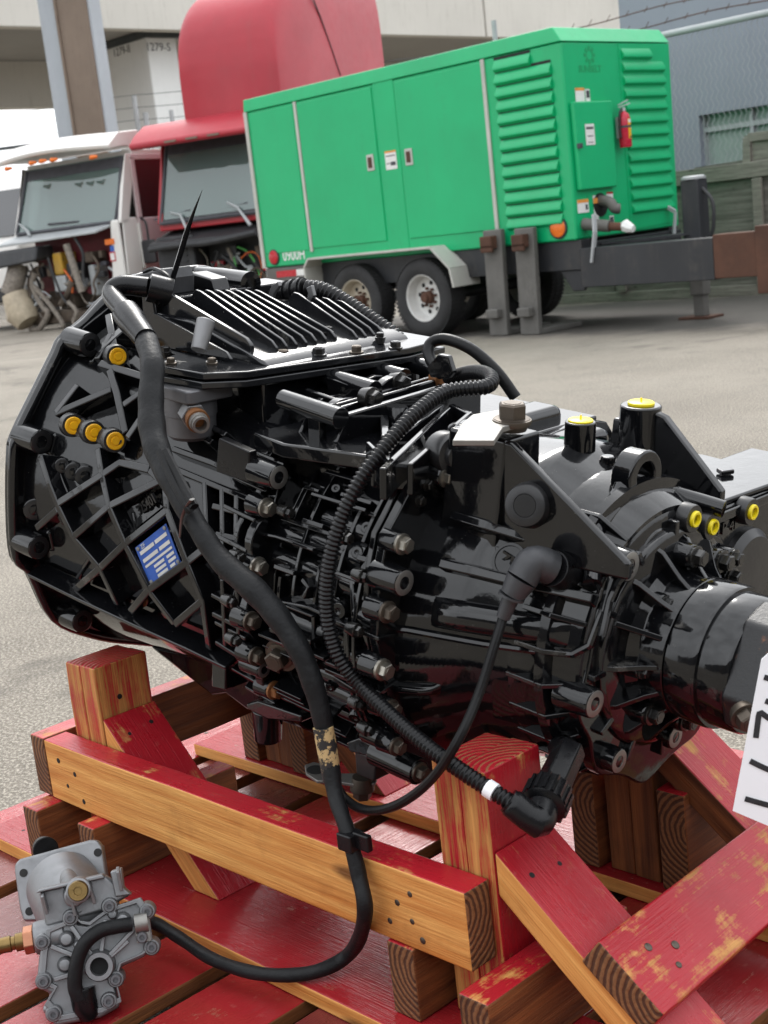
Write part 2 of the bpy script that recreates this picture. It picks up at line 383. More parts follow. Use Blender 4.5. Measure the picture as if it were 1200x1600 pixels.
# ------------------------------------------------------------------ pallet and cradle
L = Frame((.0349, 1.2615, 0), -.8137)
FACES = ('e0', 'e1', 'front', 'back', 'bottom', 'top')
def lumber(name, parent, a, b, w, h, up, mats, bow=0.0):
    a = V(a); b = V(b); n = (b-a).length; up = V(up)
    x = (b-a).normalized(); z = (up - x*up.dot(x)).normalized(); y = z.cross(x)
    M = Matrix(((x.x,y.x,z.x,a.x),(x.y,y.y,z.y,a.y),(x.z,y.z,z.z,a.z),(0,0,0,1)))
    m = MB(); ms = []; K = 5
    idx = {}
    for fk in FACES:
        mm_ = mats.get(fk, mats.get('all'))
        if mm_ not in ms: ms.append(mm_)
        idx[fk] = ms.index(mm_)
    rows = []
    for i in range(K+1):
        t = i/K; jz = random.uniform(-1, 1)*.0008 + bow*math.sin(t*PI); jy = random.uniform(-1, 1)*.0008
        rows.append([(n*t, -w/2+jy, -h/2+jz), (n*t, w/2+jy, -h/2+jz), (n*t, w/2+jy, h/2+jz), (n*t, -w/2+jy, h/2+jz)])
    vs = [v for r in rows for v in r]; m.v = vs
    def F(q, k): m.f.append(q); m.m.append(idx[k])
    F((0, 3, 2, 1), 'e0'); F((4*K, 4*K+1, 4*K+2, 4*K+3), 'e1')
    for i in range(K):
        o = 4*i
        F((o, o+1, o+5, o+4), 'bottom'); F((o+1, o+2, o+6, o+5), 'back'); F((o+2, o+3, o+7, o+6), 'top'); F((o+3, o, o+4, o+7), 'front')
    ob = m.build(name, [MAT[k] for k in ms], parent, bevel=.0028, seg=2, ang=50)
    ob.matrix_local = M
    return ob
nail_m = MB().lathe([(-.004, .0034), (.0004, .0037), (.0009, .003), (.001, 0)], seg=10).mesh('nail', MAT['dull_bolt'])
hole_m = MB().lathe([(-.002, .0032), (.0003, .0032), (.0004, 0)], seg=10).mesh('nail_hole', MAT['hole'])
def nails(ob, pts, d, me=None):         # points in the lumber's own frame
    for p in pts: inst(me or nail_m, 'nail', p, d, ob, random.uniform(.85, 1.25))

pallet = thing('pallet', 'red painted wooden pallet of gapped boards under the black gearbox', 'pallet', L.M)
k = 0
for i in range(11):
    x = -.53 - .145*4 + .145*i + .0725 + random.uniform(-.004, .004)
    if x < -1.05: continue
    wd = .117 + random.uniform(-.006, .006)
    ob = lumber('deck_board', pallet, (x, -.47+random.uniform(-.01, .01), .180), (x, .545+random.uniform(-.01, .01), .180), wd, .020, (0,0,1),
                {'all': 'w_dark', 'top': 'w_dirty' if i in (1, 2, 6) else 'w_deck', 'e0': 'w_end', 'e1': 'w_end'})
    nails(ob, [(u, s*.03+random.uniform(-.005, .005), .0095) for u in (.1, .5, .92) for s in (-1, 1)], (0,0,1))
for (y0, y1, x0, x1) in ((-.028, .112, -1.0, .52), (.375, .515, -.994, .50)):
    ob = lumber('top_board', pallet, (x0, (y0+y1)/2, .2008), (x1, (y0+y1)/2, .2008), y1-y0, .0215, (0,0,1),
                {'all': 'w_bare', 'top': 'w_deck', 'e0': 'w_end', 'e1': 'w_end'})
    nails(ob, [(u+random.uniform(-.01, .01), s*.04+random.uniform(-.01, .01), .0103) for u in (.06, .16, .31, .45, .54, .61, .75, .9, 1.04, 1.2, 1.35) for s in (-1, 1)], (0,0,1), hole_m)
for y in (-.40, .04, .45):
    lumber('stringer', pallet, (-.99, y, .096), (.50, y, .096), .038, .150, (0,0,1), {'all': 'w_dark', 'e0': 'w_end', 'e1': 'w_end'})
for x in (-.9, -.55, -.2, .15, .42):
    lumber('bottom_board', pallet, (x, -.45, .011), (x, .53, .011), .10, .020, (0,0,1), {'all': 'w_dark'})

cradle = thing('wooden_cradle', 'cradle of red and bare timbers with posts and braces holding the gearbox', 'timber cradle', L.M)
ZD = .2118
# long front beam and its twin at the back, cross beam at the bell end
b1 = lumber('beam', cradle, (-.813, .0193, .3435), (.003, .0193, .3435), .0386, .089, (0,0,1), {'all': 'w_bare', 'top': 'w_red', 'e1': 'w_end', 'e0': 'w_end', 'back': 'w_dark'})
nails(b1, [(u, -.0195, z) for u, z in ((.035, .02), (.075, .008), (.05, -.015), (.088, -.03))], (0,-1,0), hole_m)
nails(b1, [(u, -.0195, z) for u, z in ((.736, .02), (.715, .004), (.70, -.022), (.748, -.03), (.735, -.012))], (0,-1,0))
lumber('cross_beam', cradle, (-.833, .0005, .345), (-.833, .50, .345), .037, .089, (0,0,1), {'all': 'w_dark', 'top': 'w_redworn', 'e0': 'w_end', 'front': 'w_dark'})
# rails that clamp the posts, near and far
rails = [(-.811, -.040, .20), (-.684, -.028, .22), (-.100, -.003, .20), (.034, -.036, .20), (-.842, .383, .54), (-.716, .383, .54), (-.148, .383, .54), (-.012, .383, .54)]
for i, (x, y0, y1) in enumerate(rails):
    top = .2985 if i < 4 else .345
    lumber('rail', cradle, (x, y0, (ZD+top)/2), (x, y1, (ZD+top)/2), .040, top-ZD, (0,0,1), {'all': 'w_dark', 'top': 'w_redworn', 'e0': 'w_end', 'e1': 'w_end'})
# posts: two timbers side by side
posts = [(-.751, .0405, .497), (-.028, .0405, .503), (-.779, .393, .480), (-.080, .393, .440)]
pst = []
for i, (x, y, zt) in enumerate(posts):
    for s in (-1, 1):
        m_ = {'all': 'w_redworn', 'e1': 'w_redend', 'top': 'w_streak' if i < 2 else 'w_dark', 'front': 'w_streak' if i == 0 else ('w_red' if i == 1 else 'w_dark')}
        tp = zt + (.0015 if s > 0 else 0)
        pst.append(lumber('post', cradle, (x+s*.0192, y+.0445, ZD), (x+s*.0192, y+.0445, tp), .0378, .0885, (0,-1,0), m_))
nails(pst[1], [(.235, -.0192, .01), (.20, -.0192, -.012)], (0,-1,0), hole_m)
nails(pst[3], [(.18, .01, .0445)], (0,0,1), hole_m)
# diagonal knee braces, lying on their flat side, foot on the deck
def brace(x0, z0, y0, ang, mats, w=.0885, t=.038):
    dx, dz = math.cos(ang), -math.sin(ang)
    nx, nz = math.sin(ang), math.cos(ang)
    x1 = x0 + (z0-ZD)/math.tan(ang)
    # section cut plumb at the post and level on the deck
    p = [(x0, z0), (x1, ZD), (x1-t/math.sin(ang), ZD), (x0, z0-t/math.cos(ang))]
    m = MB(); ms = [MAT[mats['top']], MAT[mats['side']], MAT['w_end']]
    # local frame: X down the slope, so that the grain follows the timber
    M = Matrix(((dx, 0, nx, x0), (0, 1, 0, y0+w/2), (dz, 0, nz, z0), (0, 0, 0, 1))); I = M.inverted()
    A = [I @ V((q[0], y0, q[1])) for q in p]; B = [I @ V((q[0], y0+w, q[1])) for q in p]
    m.v = A+B
    for q, mi in (((0, 1, 5, 4), 0), ((3, 2, 1, 0), 1), ((4, 5, 6, 7), 1), ((2, 3, 7, 6), 1), ((1, 2, 6, 5), 2), ((3, 0, 4, 7), 2)): m.f.append(q); m.m.append(mi)
    ob = m.build('brace', ms, cradle, bevel=.0025, ang=50); ob.matrix_local = M
    return ob
c1 = brace(-.711, .424, .041, math.radians(44), {'top': 'w_red', 'side': 'w_bare'})
nails(c1, [(.035, -.02, 0), (.03, .02, 0)], (0,0,1), hole_m); nails(c1, [(.275, .0, 0)], (0,0,1))
c2 = brace(.0115, .418, .041, math.radians(38.8), {'top': 'w_red', 'side': 'w_bare'})
nails(c2, [(.04, -.025, 0), (.045, .015, 0)], (0,0,1), hole_m)
brace(-.7405, .410, .394, math.radians(44), {'top': 'w_red', 'side': 'w_dark'})
brace(-.0405, .418, .394, math.radians(38.8), {'top': 'w_redworn', 'side': 'w_dark'})
# cross piece lying on the two front braces
a = math.radians(38.8); dx, dz = math.cos(a), -math.sin(a); nx, nz = math.sin(a), math.cos(a)
s0 = .180; cx = .0115 + dx*s0 + nx*.0195; cz = .418 + dz*s0 + nz*.0195
cb = lumber('cross_brace', cradle, (cx, .036, cz), (cx-.015, .60, cz), .088, .038, (nx, 0, nz), {'all': 'w_bare', 'top': 'w_redworn', 'e0': 'w_end', 'front': 'w_redworn', 'back': 'w_redworn'})
nails(cb, [(.045, .012, .019), (.06, -.018, .019), (.075, -.002, .019)], (0,0,1))
# ------------------------------------------------------------------ gearbox (x along the shaft towards the output, y away, z up; origin at the bell face)
G = Frame(L.M @ V((-.745, .292, .718)), -.8137, .15)
gb = thing('gearbox', 'large glossy black truck gearbox with ribbed bell housing resting on timber cradle', 'gearbox', G.M)
zc = lambda x: -.036*max(0, min(1, x/.4))
def lerp(a, b, t): return a+(b-a)*max(0, min(1, t))
rb = lambda x: lerp(.288, .238, (x+.05)/.43)                     # outer face of the bell ribs
rm = lambda x: .228                                            # main case
def rr_(x):                                                    # rear housing barrel
    return lerp(.208, .187, (x-.60)/.09) if x < .69 else lerp(.187, .147, (x-.69)/.125)
zr = lambda x: lerp(-.036, -.006, (x-.60)/.09) if x < .69 else lerp(-.006, -.018, (x-.69)/.12)
def hit(px, py, rf, off=0.0):
    zf = zr if rf is rr_ else zc
    p = G.rev(px, py, lambda x: rf(x)+off, zf)
    if p is None: p = G.pl(px, py, 1, -.15)
    n = V((0, p.y, p.z-zf(p.x))).normalized(); return p, n
def px_path(px, step=7):
    out = []
    for (a, b) in zip(px[:-1], px[1:]):
        n = max(1, int(math.hypot(b[0]-a[0], b[1]-a[1])/step))
        out += [(a[0]+(b[0]-a[0])*i/n, a[1]+(b[1]-a[1])*i/n) for i in range(n)]
    return out+[px[-1]]
def strip(m, pts, nrm, w, d, out=0.0):
    n = len(pts); vs = []
    for i in range(n):
        t = (pts[min(i+1, n-1)]-pts[max(i-1, 0)]).normalized(); s = t.cross(nrm[i]).normalized()*(w/2); o = nrm[i]
        vs += [pts[i]+s*1.5-o*d, pts[i]-s*1.5-o*d, pts[i]-s+o*out, pts[i]+s+o*out]
    fs = [(0, 1, 2, 3), (4*n-4, 4*n-1, 4*n-2, 4*n-3)]
    for i in range(n-1):
        for k in range(4):
            fs.append((4*i+k, 4*i+(k+1) % 4, 4*i+4+(k+1) % 4, 4*i+4+k))
    m.add(vs, fs)
def ribs(name, lists, rf, w, d, off=0.0, bev=.002):
    for px in lists:
        m = MB(); h = [hit(x, y, rf, off) for x, y in px_path(px)]
        strip(m, [p for p, n in h], [n for p, n in h], w, d); m.build(name, BK, gb, bevel=bev)
BK = MAT['black']
# shared bolt meshes (axis +X, head towards +X)
def bolt_mesh(name, mat, r=.0095, h=.009, fl=.0125):
    m = MB().lathe([(-.012, fl*.8), (0, fl), (.0022, fl), (.0030, fl*.86), (.0031, .001)], seg=18)
    m.cyl((.003, 0, 0), (.003+h*.86, 0, 0), r, seg=6); m.cyl((.003+h*.86, 0, 0), (.003+h, 0, 0), r, r*.86, seg=6)
    m.lathe([(.003+h-.0004, r*.62), (.003+h+.0006, r*.6), (.003+h+.0006, 0)], seg=12)
    return m.mesh(name, mat, 30)
BZ = bolt_mesh('zinc_hex_bolt', MAT['zinc']); BB = bolt_mesh('black_hex_bolt', MAT['bolt_black']); BD = bolt_mesh('dull_hex_bolt', MAT['dull_bolt']); BR = bolt_mesh('rusty_hex_bolt', MAT['rust_bolt'])
BIG = bolt_mesh('drain_plug', MAT['dull_bolt'], .0165, .017, .021)
def boss_mesh(name, r, ln, hole, mat, mface):        # round boss with a threaded hole in a machined face
    m = MB(); m.lathe([(-ln, r*1.12), (-.004, r), (-.001, r*.97), (0, r*.9)], seg=24)
    m.cur = 1; m.lathe([(0, r*.9), (.0004, r*.86), (.0004, hole*1.05), (-.002, hole), (-.006, hole*.92), (-.008, hole), (-.010, hole*.92), (-.012, hole*.9), (-.014, 0)], seg=24)
    return m.mesh(name, [mat, mface], 40)
BS = boss_mesh('threaded_boss', .019, .05, .0085, BK, MAT['steel']); BSs = boss_mesh('small_threaded_boss', .014, .045, .0062, BK, MAT['alu_mid'])
BSb = boss_mesh('bolt_seat', .0165, .03, .006, BK, MAT['black2'])
BSk = boss_mesh('black_threaded_boss', .0185, .050, .0085, BK, MAT['black2'])
def bolt(px, py, x, me=BZ, sc=1.0, d=(1, 0, 0), name='bolt', boss=None):
    p = G.pl(px, py, 0, x); inst(me, name, p, d, gb, sc*.86); 
    if boss: inst(boss, 'bolt_boss', p - V((.001, 0, 0)), (1, 0, 0), gb, .68*sc)
    return p

# --- bell housing
m = MB()
rim = [(168, 462), (132, 500), (98, 528), (86, 552), (60, 604), (24, 678), (17, 712), (16, 800), (22, 872), (45, 897), (82, 968), (140, 994), (205, 1004)]
P = [G.pl(a, b, 0, -.05) for a, b in rim]
half = [(q.y, q.z) for q in P]; top = [(-.06, .30), (0, .302)]
low = [(0, min(-.285, half[-1][1]-.004))]
ring = top[::-1] + half + low
full = ring + [(-y, z) for (y, z) in ring[-2:0:-1]]
full = [(q_.x, q_.y) for q_ in smooth([V((y, z, 0)) for y, z in full+full[:1]], 4)][:-1]
m.prism([V((-.066, y, z)) for y, z in full], (.018, 0, 0))
m.lathe([(-.05, .272), (-.02, .262), (.10, .246), (.30, .222), (.345, .215), (.385, .21)], zf=zc, seg=72)
m.sweep([V((-.05, y*.985, z*.985)) for y, z in full+full[:1]], .008, 8, False)
bell = m.build('bell_housing', BK, gb, bevel=.003)
m = MB()
lat = [[(61, 712), (76, 760), (88, 790), (112, 840), (154, 889), (181, 946)], [(151, 700), (157, 740), (168, 791), (193, 850), (230, 923), (271, 977)],
       [(256, 757), (259, 797), (289, 878), (314, 940), (325, 1015)], [(87, 788), (154, 744), (186, 722), (232, 733)], [(55, 826), (88, 796)],
       [(112, 840), (168, 791), (259, 745)], [(115, 923), (154, 889), (193, 850), (259, 797)], [(202, 957), (230, 923), (289, 880), (319, 856)], [(271, 977), (314, 940)],
       [(232, 733), (256, 757)]]
ribs('lattice_rib', lat, rb, .0105, .045)
m = MB()
ribs('upper_rib', [[(154, 566), (231, 590)], [(170, 576), (181, 613), (194, 676)], [(85, 645), (173, 607)], [(191, 632), (231, 603)], [(197, 684), (228, 638)], [(181, 560), (168, 490)], [(150, 560), (172, 520)], [(120, 600), (85, 645)]], rb, .011, .05)
ribs('upper_rib', [[(98, 531), (135, 503), (178, 468)], [(150, 548), (205, 500)]], rb, .016, .04)
m = MB()                                                        # long fin low on the bell
ribs('lower_fin', [[(42, 899), (120, 938), (217, 983), (290, 1016), (352, 1046)]], rb, .006, .03, .01)
m = MB()                                                        # small cast details inside the lattice pockets
ribs('bell_rib', [[(268, 700), (330, 722), (392, 748)], [(262, 728), (320, 752), (385, 778)], [(318, 752), (322, 860)], [(345, 762), (346, 870)], [(368, 772), (366, 880)], [(255, 640), (330, 690)], [(330, 790), (372, 800)], [(335, 835), (370, 842)], [(300, 650), (352, 678)]], rb, .008, .03, -.004)
for a in [(75, 730, 92, 778), (84, 724, 104, 772), (205, 800, 212, 838), (175, 895, 194, 948), (235, 960, 252, 985), (140, 870, 118, 905)]:
    ribs('pocket_rib', [[(a[0], a[1]), (a[2], a[3])]], rb, .006, .02, -.018)
for (x, y, s) in [(116, 737, .7), (134, 744, .8), (98, 728, .6), (184, 757, 1.1), (112, 805, 1.0), (55, 797, .9)]:
    p, n = hit(x, y, rb, -.02); inst(BSk, 'cast_boss', p, n*.35+V((1, -.25, 0)), gb, s)
for (x, y) in [(145, 540), (69, 692), (65, 857), (133, 972)]:
    p = G.pl(x, y, 0, 0); inst(BSk, 'flange_lug', p-V((.006, 0, 0)), (1, 0, 0), gb, .95)
    m = MB(); c = V((0, p.y, p.z)); m.bar(p-V((.03, 0, 0))-c*.06, p-V((.03, 0, 0))-c*.28, .034, .05, (1, 0, 0)); m.build('lug_web', BK, gb, bevel=.006)
# yellow caps in their bosses
capm = MB(); capm.lathe([(-.004, .0118), (.0012, .0118), (.0022, .0108), (.0022, .008), (.0014, .0075), (.0014, .0055), (.0024, .005), (.0024, 0)], seg=28)
capm = capm.mesh('yellow_cap', MAT['yellow'])
bossc = MB().lathe([(-.014, .0165), (-.002, .0158), (0, .015), (0, 0)], seg=24).mesh('cap_boss', MAT['black2'])
for (x, y) in [(184, 557), (115, 665), (147, 676), (180, 689)]:
    p, n = hit(x, y, rb, .0); d = V((1, -.3, .12))
    inst(bossc, 'cap_boss', p, d, gb); inst(capm, 'yellow_cap', p, d, gb, roll=.4)
m = MB(); q = [hit(x, y, rb, -.004)[0] for x, y in [(104, 672), (128, 652), (148, 664), (178, 676), (194, 688), (178, 705), (150, 692), (118, 682)]]
m.prism(q, (-.03, .01, 0)); m.build('cap_bracket', MAT['black2'], gb, bevel=.003)
# data plate
pc, pn = hit(248, 868, rb, -.010)
pn = (pn+V((.25, 0, 0))).normalized()
cr = [G.plane(x, y, pc, pn) for x, y in [(211, 856), (259, 818), (283, 881), (235, 916)]]
m = MB().prism(cr, -pn*.0015); plate = m.build('data_plate', MAT['blue_plate'], gb); plate['label'] = 'blue data plate with pale print fields'
ux = cr[1]-cr[0]; uy = cr[3]-cr[0]
def pq(u, v, z=.0004): return cr[0]+ux*u+uy*v+pn*z
m = MB()
for (u0, v0, u1, v1) in [(.08, .16, .52, .25), (.56, .16, .93, .25), (.08, .36, .55, .45), (.6, .36, .93, .45), (.08, .52, .93, .58), (.30, .64, .62, .71), (.70, .64, .93, .71), (.3, .76, .62, .83), (.70, .76, .93, .83), (.3, .88, .62, .95), (.7, .88, .85, .95)]:
    m.prism([pq(u0, v0), pq(u1, v0), pq(u1, v1), pq(u0, v1)], pn*.0003)
m.build('print_field', MAT['plate_field'], plate)
rv = MB().lathe([(0, .003), (.001, .0026), (.0015, 0)], seg=10).mesh('rivet', MAT['alu'])
for (u, v) in [(.07, .07), (.93, .07), (.07, .93), (.93, .93)]: inst(rv, 'rivet', pq(u, v, .0002), pn, plate)
Mt = basis(pq(.22, .09, .0004), ux, -uy); text_obj('ZF', .008, Mt, MAT['plate_field'], 'plate_text', plate, .0002)
pl_ = hit(232, 775, rb, -.03)[0]
text_obj('1325401', .018, basis(hit(228, 790, rb, -.016)[0], (.83, -.05, .55), (-.5, -.1, .8)), MAT['black2'], 'cast_number', gb, .002, bold=.0004)
m = MB()        # floor plate of the cast-number pocket
q = [hit(x, y, rb, -.018)[0] for x, y in [(172, 800), (250, 758), (254, 792), (196, 838)]]; m.prism(q, (-.006, .012, 0)); m.build('pocket_floor', BK, gb)
# --- bolted seam between bell and main case
m = MB()
def lobed(r0, lob, angs, x0, x1, wid=.1, n=144):
    pts = []
    for i in range(n):
        a = 2*PI*i/n; e = max(math.exp(-((a-b+PI) % (2*PI)-PI)**2/(2*wid**2)) for b in angs)
        r = r0+lob*e; pts.append(V((x0, r*math.cos(a), zc(x0)+r*math.sin(a))))
    m.prism(pts, (x1-x0, 0, 0))
angs = [math.radians(a) for a in range(15, 375, 24)]
lobed(.222, .016, angs, .352, .362); lobed(.226, .018, angs, .380, .394)
m.lathe([(.33, .212), (.41, .212)], zf=zc, seg=64)
for a in range(100, 262, 9):                                   # webs between the two flanges
    c, s_ = math.cos(math.radians(a)), math.sin(math.radians(a))
    m.bar(V((.325, .226*c, zc(.33)+.226*s_)), V((.385, .226*c, zc(.385)+.226*s_)), .006, .03, (0, c, s_))
m.build('seam_flange', BK, gb, bevel=.002)
for (x, y, me) in [(416, 793, BZ), (403, 885, BZ), (392, 970, BD), (400, 1025, BD), (428, 1078, BR)]: bolt(x, y, .400, me, 1.12, boss=BSb)
bolt(436, 746, .415, BS, .95, name='threaded_boss'); bolt(413, 1047, .40, BSs, .9, name='threaded_boss')
p, n = hit(438, 1025, rm, .004); inst(BIG, 'drain_plug', p, n+V((.3, 0, 0)), gb, .82)
wsh = MB().lathe([(-.006, .026), (0, .0275), (.002, .027), (.002, .01)], seg=24).mesh('plug_washer', MAT['dull_bolt']); inst(wsh, 'plug_washer', p-n*.002, n+V((.3, 0, 0)), gb, .8)
# --- main case: fluted casting
m = MB(); m.lathe([(.39, .205), (.43, .200), (.52, .200), (.60, .206)], zf=zc, seg=64); m.build('main_case', BK, gb)
m = MB()
fl = [(108, .41, .58, .017, .196), (118, .40, .50, .020, .194), (127, .42, .58, .013, .205), (136, .41, .56, .022, .192), (146, .47, .59, .014, .206), (154, .41, .54, .020, .199), (163, .41, .58, .016, .204), (172, .45, .56, .022, .194),
      (181, .41, .59, .013, .207), (189, .42, .53, .022, .196), (198, .41, .58, .015, .203), (207, .44, .59, .019, .198), (217, .41, .57, .013, .205), (226, .43, .58, .021, .194), (237, .41, .58, .014, .203), (248, .42, .56, .02, .196), (262, .41, .58, .016, .2)]
for (a, x0, x1, r, ro) in fl:
    c, s_ = math.cos(math.radians(a)), math.sin(math.radians(a)); f_ = lambda x, e=0: V((x, (ro+e)*c, zc(x)+(ro+e)*s_))
    m = MB(); m.sweep([f_(x0-.01, -.02), f_(x0), f_((x0+x1)/2), f_(x1), f_(x1+.01, -.02)], [r*.5, r, r*1.04, r, r*.5], 14); m.build('casting_flute', BK, gb)
m = MB()
for px in [[(395, 832), (430, 838), (492, 858)], [(430, 940), (480, 950), (505, 962)], [(470, 905), (480, 918), (472, 935)]]:
    ribs('casting_rib', [px], rm, .005, .02, .004)
rnd = random.Random(3)
def arc_rib(x, a0, a1, r0, w_, h_):
    m = MB(); n = max(3, int(abs(a1-a0)/4)); pts = []; nr = []
    for i in range(n+1):
        a = math.radians(a0+(a1-a0)*i/n); nr.append(V((0, math.cos(a), math.sin(a)))); pts.append(V((x, r0*math.cos(a), zc(x)+r0*math.sin(a))))
    strip(m, pts, nr, w_, h_); m.build('case_rib', BK, gb, bevel=.0012)
for x, a0, a1, r0 in [(.425, 110, 150, .222), (.425, 168, 205, .219), (.455, 130, 172, .224), (.455, 195, 250, .219), (.490, 112, 140, .225), (.490, 160, 190, .222), (.520, 140, 168, .222), (.520, 205, 244, .219), (.548, 108, 150, .228), (.548, 172, 240, .226), (.566, 108, 245, .231)]:
    arc_rib(x, a0, a1, r0, .0055, .03)
for i in range(46):
    a = math.radians(rnd.uniform(108, 250)); x0 = rnd.choice([.412, .43, .455, .49, .52]); ln = rnd.choice([.025, .035, .05, .09]); ro = rnd.uniform(.212, .226)
    c, s_ = math.cos(a), math.sin(a); m = MB(); m.bar(V((x0, ro*c, zc(x0)+ro*s_)), V((x0+ln, ro*c, zc(x0)+ro*s_)), rnd.uniform(.003, .006), .03, (0, c, s_)); m.build('case_rib', BK, gb, bevel=.0012)
for i in range(16):
    a = math.radians(108+9.2*i+rnd.uniform(-2, 2)); x0 = rnd.choice([.442, .472, .505, .536]); ro = rnd.uniform(.214, .224); r_ = rnd.uniform(.006, .011)
    c, s_ = math.cos(a), math.sin(a); m = MB(); m.lathe([(-.02, r_*1.2), (.004, r_), (.006, r_*.85), (.006, r_*.4), (.003, 0)], o=V((x0, ro*c, zc(x0)+ro*s_)), ax=(.35, c, s_), seg=14); m.build('case_nub', BK, gb)
SB = bolt_mesh('small_hex_bolt', MAT['bolt_black'], .0062, .006, .0082)
for (x, y, xx) in [(372, 870, .392), (360, 940, .392), (366, 1000, .392), (448, 800, .43), (470, 1060, .43), (505, 1120, .46), (560, 1100, .58), (566, 900, .58), (556, 985, .58), (574, 1140, .58), (540, 840, .56)]: inst(SB, 'bolt', G.pl(x, y, 0, xx), (1, 0, 0), gb)
# main case top deck and block plate
m = MB()
deck = [(.355, -.19), (.42, -.2), (.535, -.165), (.60, -.16), (.60, .16), (.36, .16)]
m.prism([V((x, y, .150)) for x, y in deck], (0, 0, .018)); m.build('top_deck', BK, gb, bevel=.003)
m = MB(); m.box((.33, -.15, .05), (.59, .15, .152)); m.build('upper_case', BK, gb, bevel=.01)
m = MB(); q = [G.pl(x, y, 1, -.215) for x, y in [(341, 684), (390, 706), (388, 755), (337, 737)]]; m.prism(q, (0, .012, 0)); m.build('cover_tab', MAT['plastic'], gb, bevel=.002)
m = MB()                                                        # bracket with cross rods on the deck
for i, (x0, y0) in enumerate([(442, 623), (500, 584), (548, 566), (617, 561)]):
    a_ = G.pl(x0, y0, 2, .205); b_ = V((a_.x+.105, a_.y-.004, .200)); rods = m
    m = MB(); m.cyl(a_, b_, .0115, .0125, 18)
    m.bar(a_*.5+b_*.5-V((0, 0, .02)), a_*.5+b_*.5-V((-.02, 0, .02)), .012, .04); m.build('cross_rod', BK, gb, bevel=.001)
for i, (x0, y0, me) in enumerate([(520, 648, BB), (580, 622, BB), (624, 598, BB), (690, 592, BR)]):
    p = G.pl(x0, y0, 2, .200); inst(me, 'bolt', p, (1, 0, 0), gb, 1.1)
m = MB(); y0, y1 = -.155, .10
for (x0, z0, z1, w_) in [(.392, .165, .196, .007), (.412, .165, .198, .007), (.452, .165, .203, .010)]:
    m = MB(); m.prism([V((x0, y0, z0)), V((x0, y0+.02, z1-.005)), V((x0, y1, z1+.005)), V((x0, y1, z0))], (w_, 0, 0)); m.build('rod_bracket', BK, gb, bevel=.003)
m = MB()                                                        # rear plate: ribs and steps on the sloping top behind the seam
for i, (ax, ay, bx, by, w_) in enumerate([(598, 742, 700, 645, .008), (640, 735, 735, 652, .007), (612, 700, 690, 640, .007), (705, 640, 735, 655, .008), (600, 655, 602, 690, .01), (575, 700, 610, 735, .006)]):
    A_ = G.pl(ax, ay, 2, .178); B_ = G.pl(bx, by, 2, .178); m = MB(); m.bar(A_-V((0, 0, .01)), B_-V((0, 0, .01)), w_, .035); m.build('top_rib', BK, gb, bevel=.002)
m = MB(); q = [G.pl(x, y, 2, .172) for x, y in [(578, 722), (645, 728), (640, 708), (590, 700)]]; m.prism(q, (0, 0, -.03)); m.build('sensor_block', BK, gb, bevel=.004)
m = MB(); m.box((.58, -.12, .06), (.70, .13, .150)); m.box((.53, -.05, .15), (.58, .12, .185)); m.box((.60, -.09, .14), (.645, .13, .166)); m.build('rear_deck', BK, gb, bevel=.012, seg=3)
for (x, y) in [(622, 640), (640, 575)]:
    p = G.pl(x, y, 2, .19); m = MB(); m.lathe([(-.03, .016), (0, .014), (.004, .011), (.004, 0)], o=p, ax=(0, 0, 1), seg=18); m.build('cap_nut', BK, gb)
# --- second seam: polygonal flange plate with bolts
m = MB()
fp = [(582, 1000), (586, 905), (598, 835), (618, 796), (645, 745), (672, 728), (697, 716)]
q = [G.pl(a, b, 0, .600) for a, b in fp]; q = [(p.y, p.z) for p in q]
bot = [(.222*math.cos(math.radians(a))*1.03, zc(1)+.222*math.sin(math.radians(a))*1.03) for a in range(205, 275, 8)]
hl = [(0, .16)] + q[::-1] + bot
fullp = hl + [(-y, z) for y, z in hl[::-1] if abs(y) > .01]
m.prism([V((.594, y, z)) for y, z in fullp], (.013, 0, 0)); m.prism([V((.574, y*.965, zc(1)+(z-zc(1))*.965)) for y, z in fullp], (.009, 0, 0))
m.build('rear_flange', BK, gb, bevel=.002)
m = MB()
for a in range(105, 270, 13):
    c, s_ = math.cos(math.radians(a)), math.sin(math.radians(a)); ro = .218
    m = MB(); m.sweep([V((.555, (ro-.02)*c, zc(1)+(ro-.02)*s_)), V((.565, ro*c, zc(1)+ro*s_)), V((.60, ro*c, zc(1)+ro*s_))], [.010, .013, .013], 14); m.build('flange_column', BK, gb)
for (x, y, me, sc) in [(697, 746, BZ, 1.05), (628, 850, BZ, 1.1), (605, 956, BD, 1.15), (597, 1046, BZ, 1.15), (610, 1108, BD, 1.1), (619, 1166, BD, 1.0), (655, 1206, BD, 1.1)]:
    bolt(x, y, .622, me, sc, boss=BSb)
bolt(632, 911, .635, BS, .95, name='threaded_boss')
bush = MB().lathe([(-.03, .024), (0, .024), (.003, .022), (.004, .016), (.012, .015), (.013, .0105), (-.012, .010), (-.012, 0)], seg=28).mesh('bushing', MAT['black2'])
p = G.pl(712, 712, 0, .625); inst(bush, 'bushing', p, (1, -.35, .1), gb)
for (x, y) in [(655, 782), (668, 757)]: bolt(x, y, .607, BB, .7)
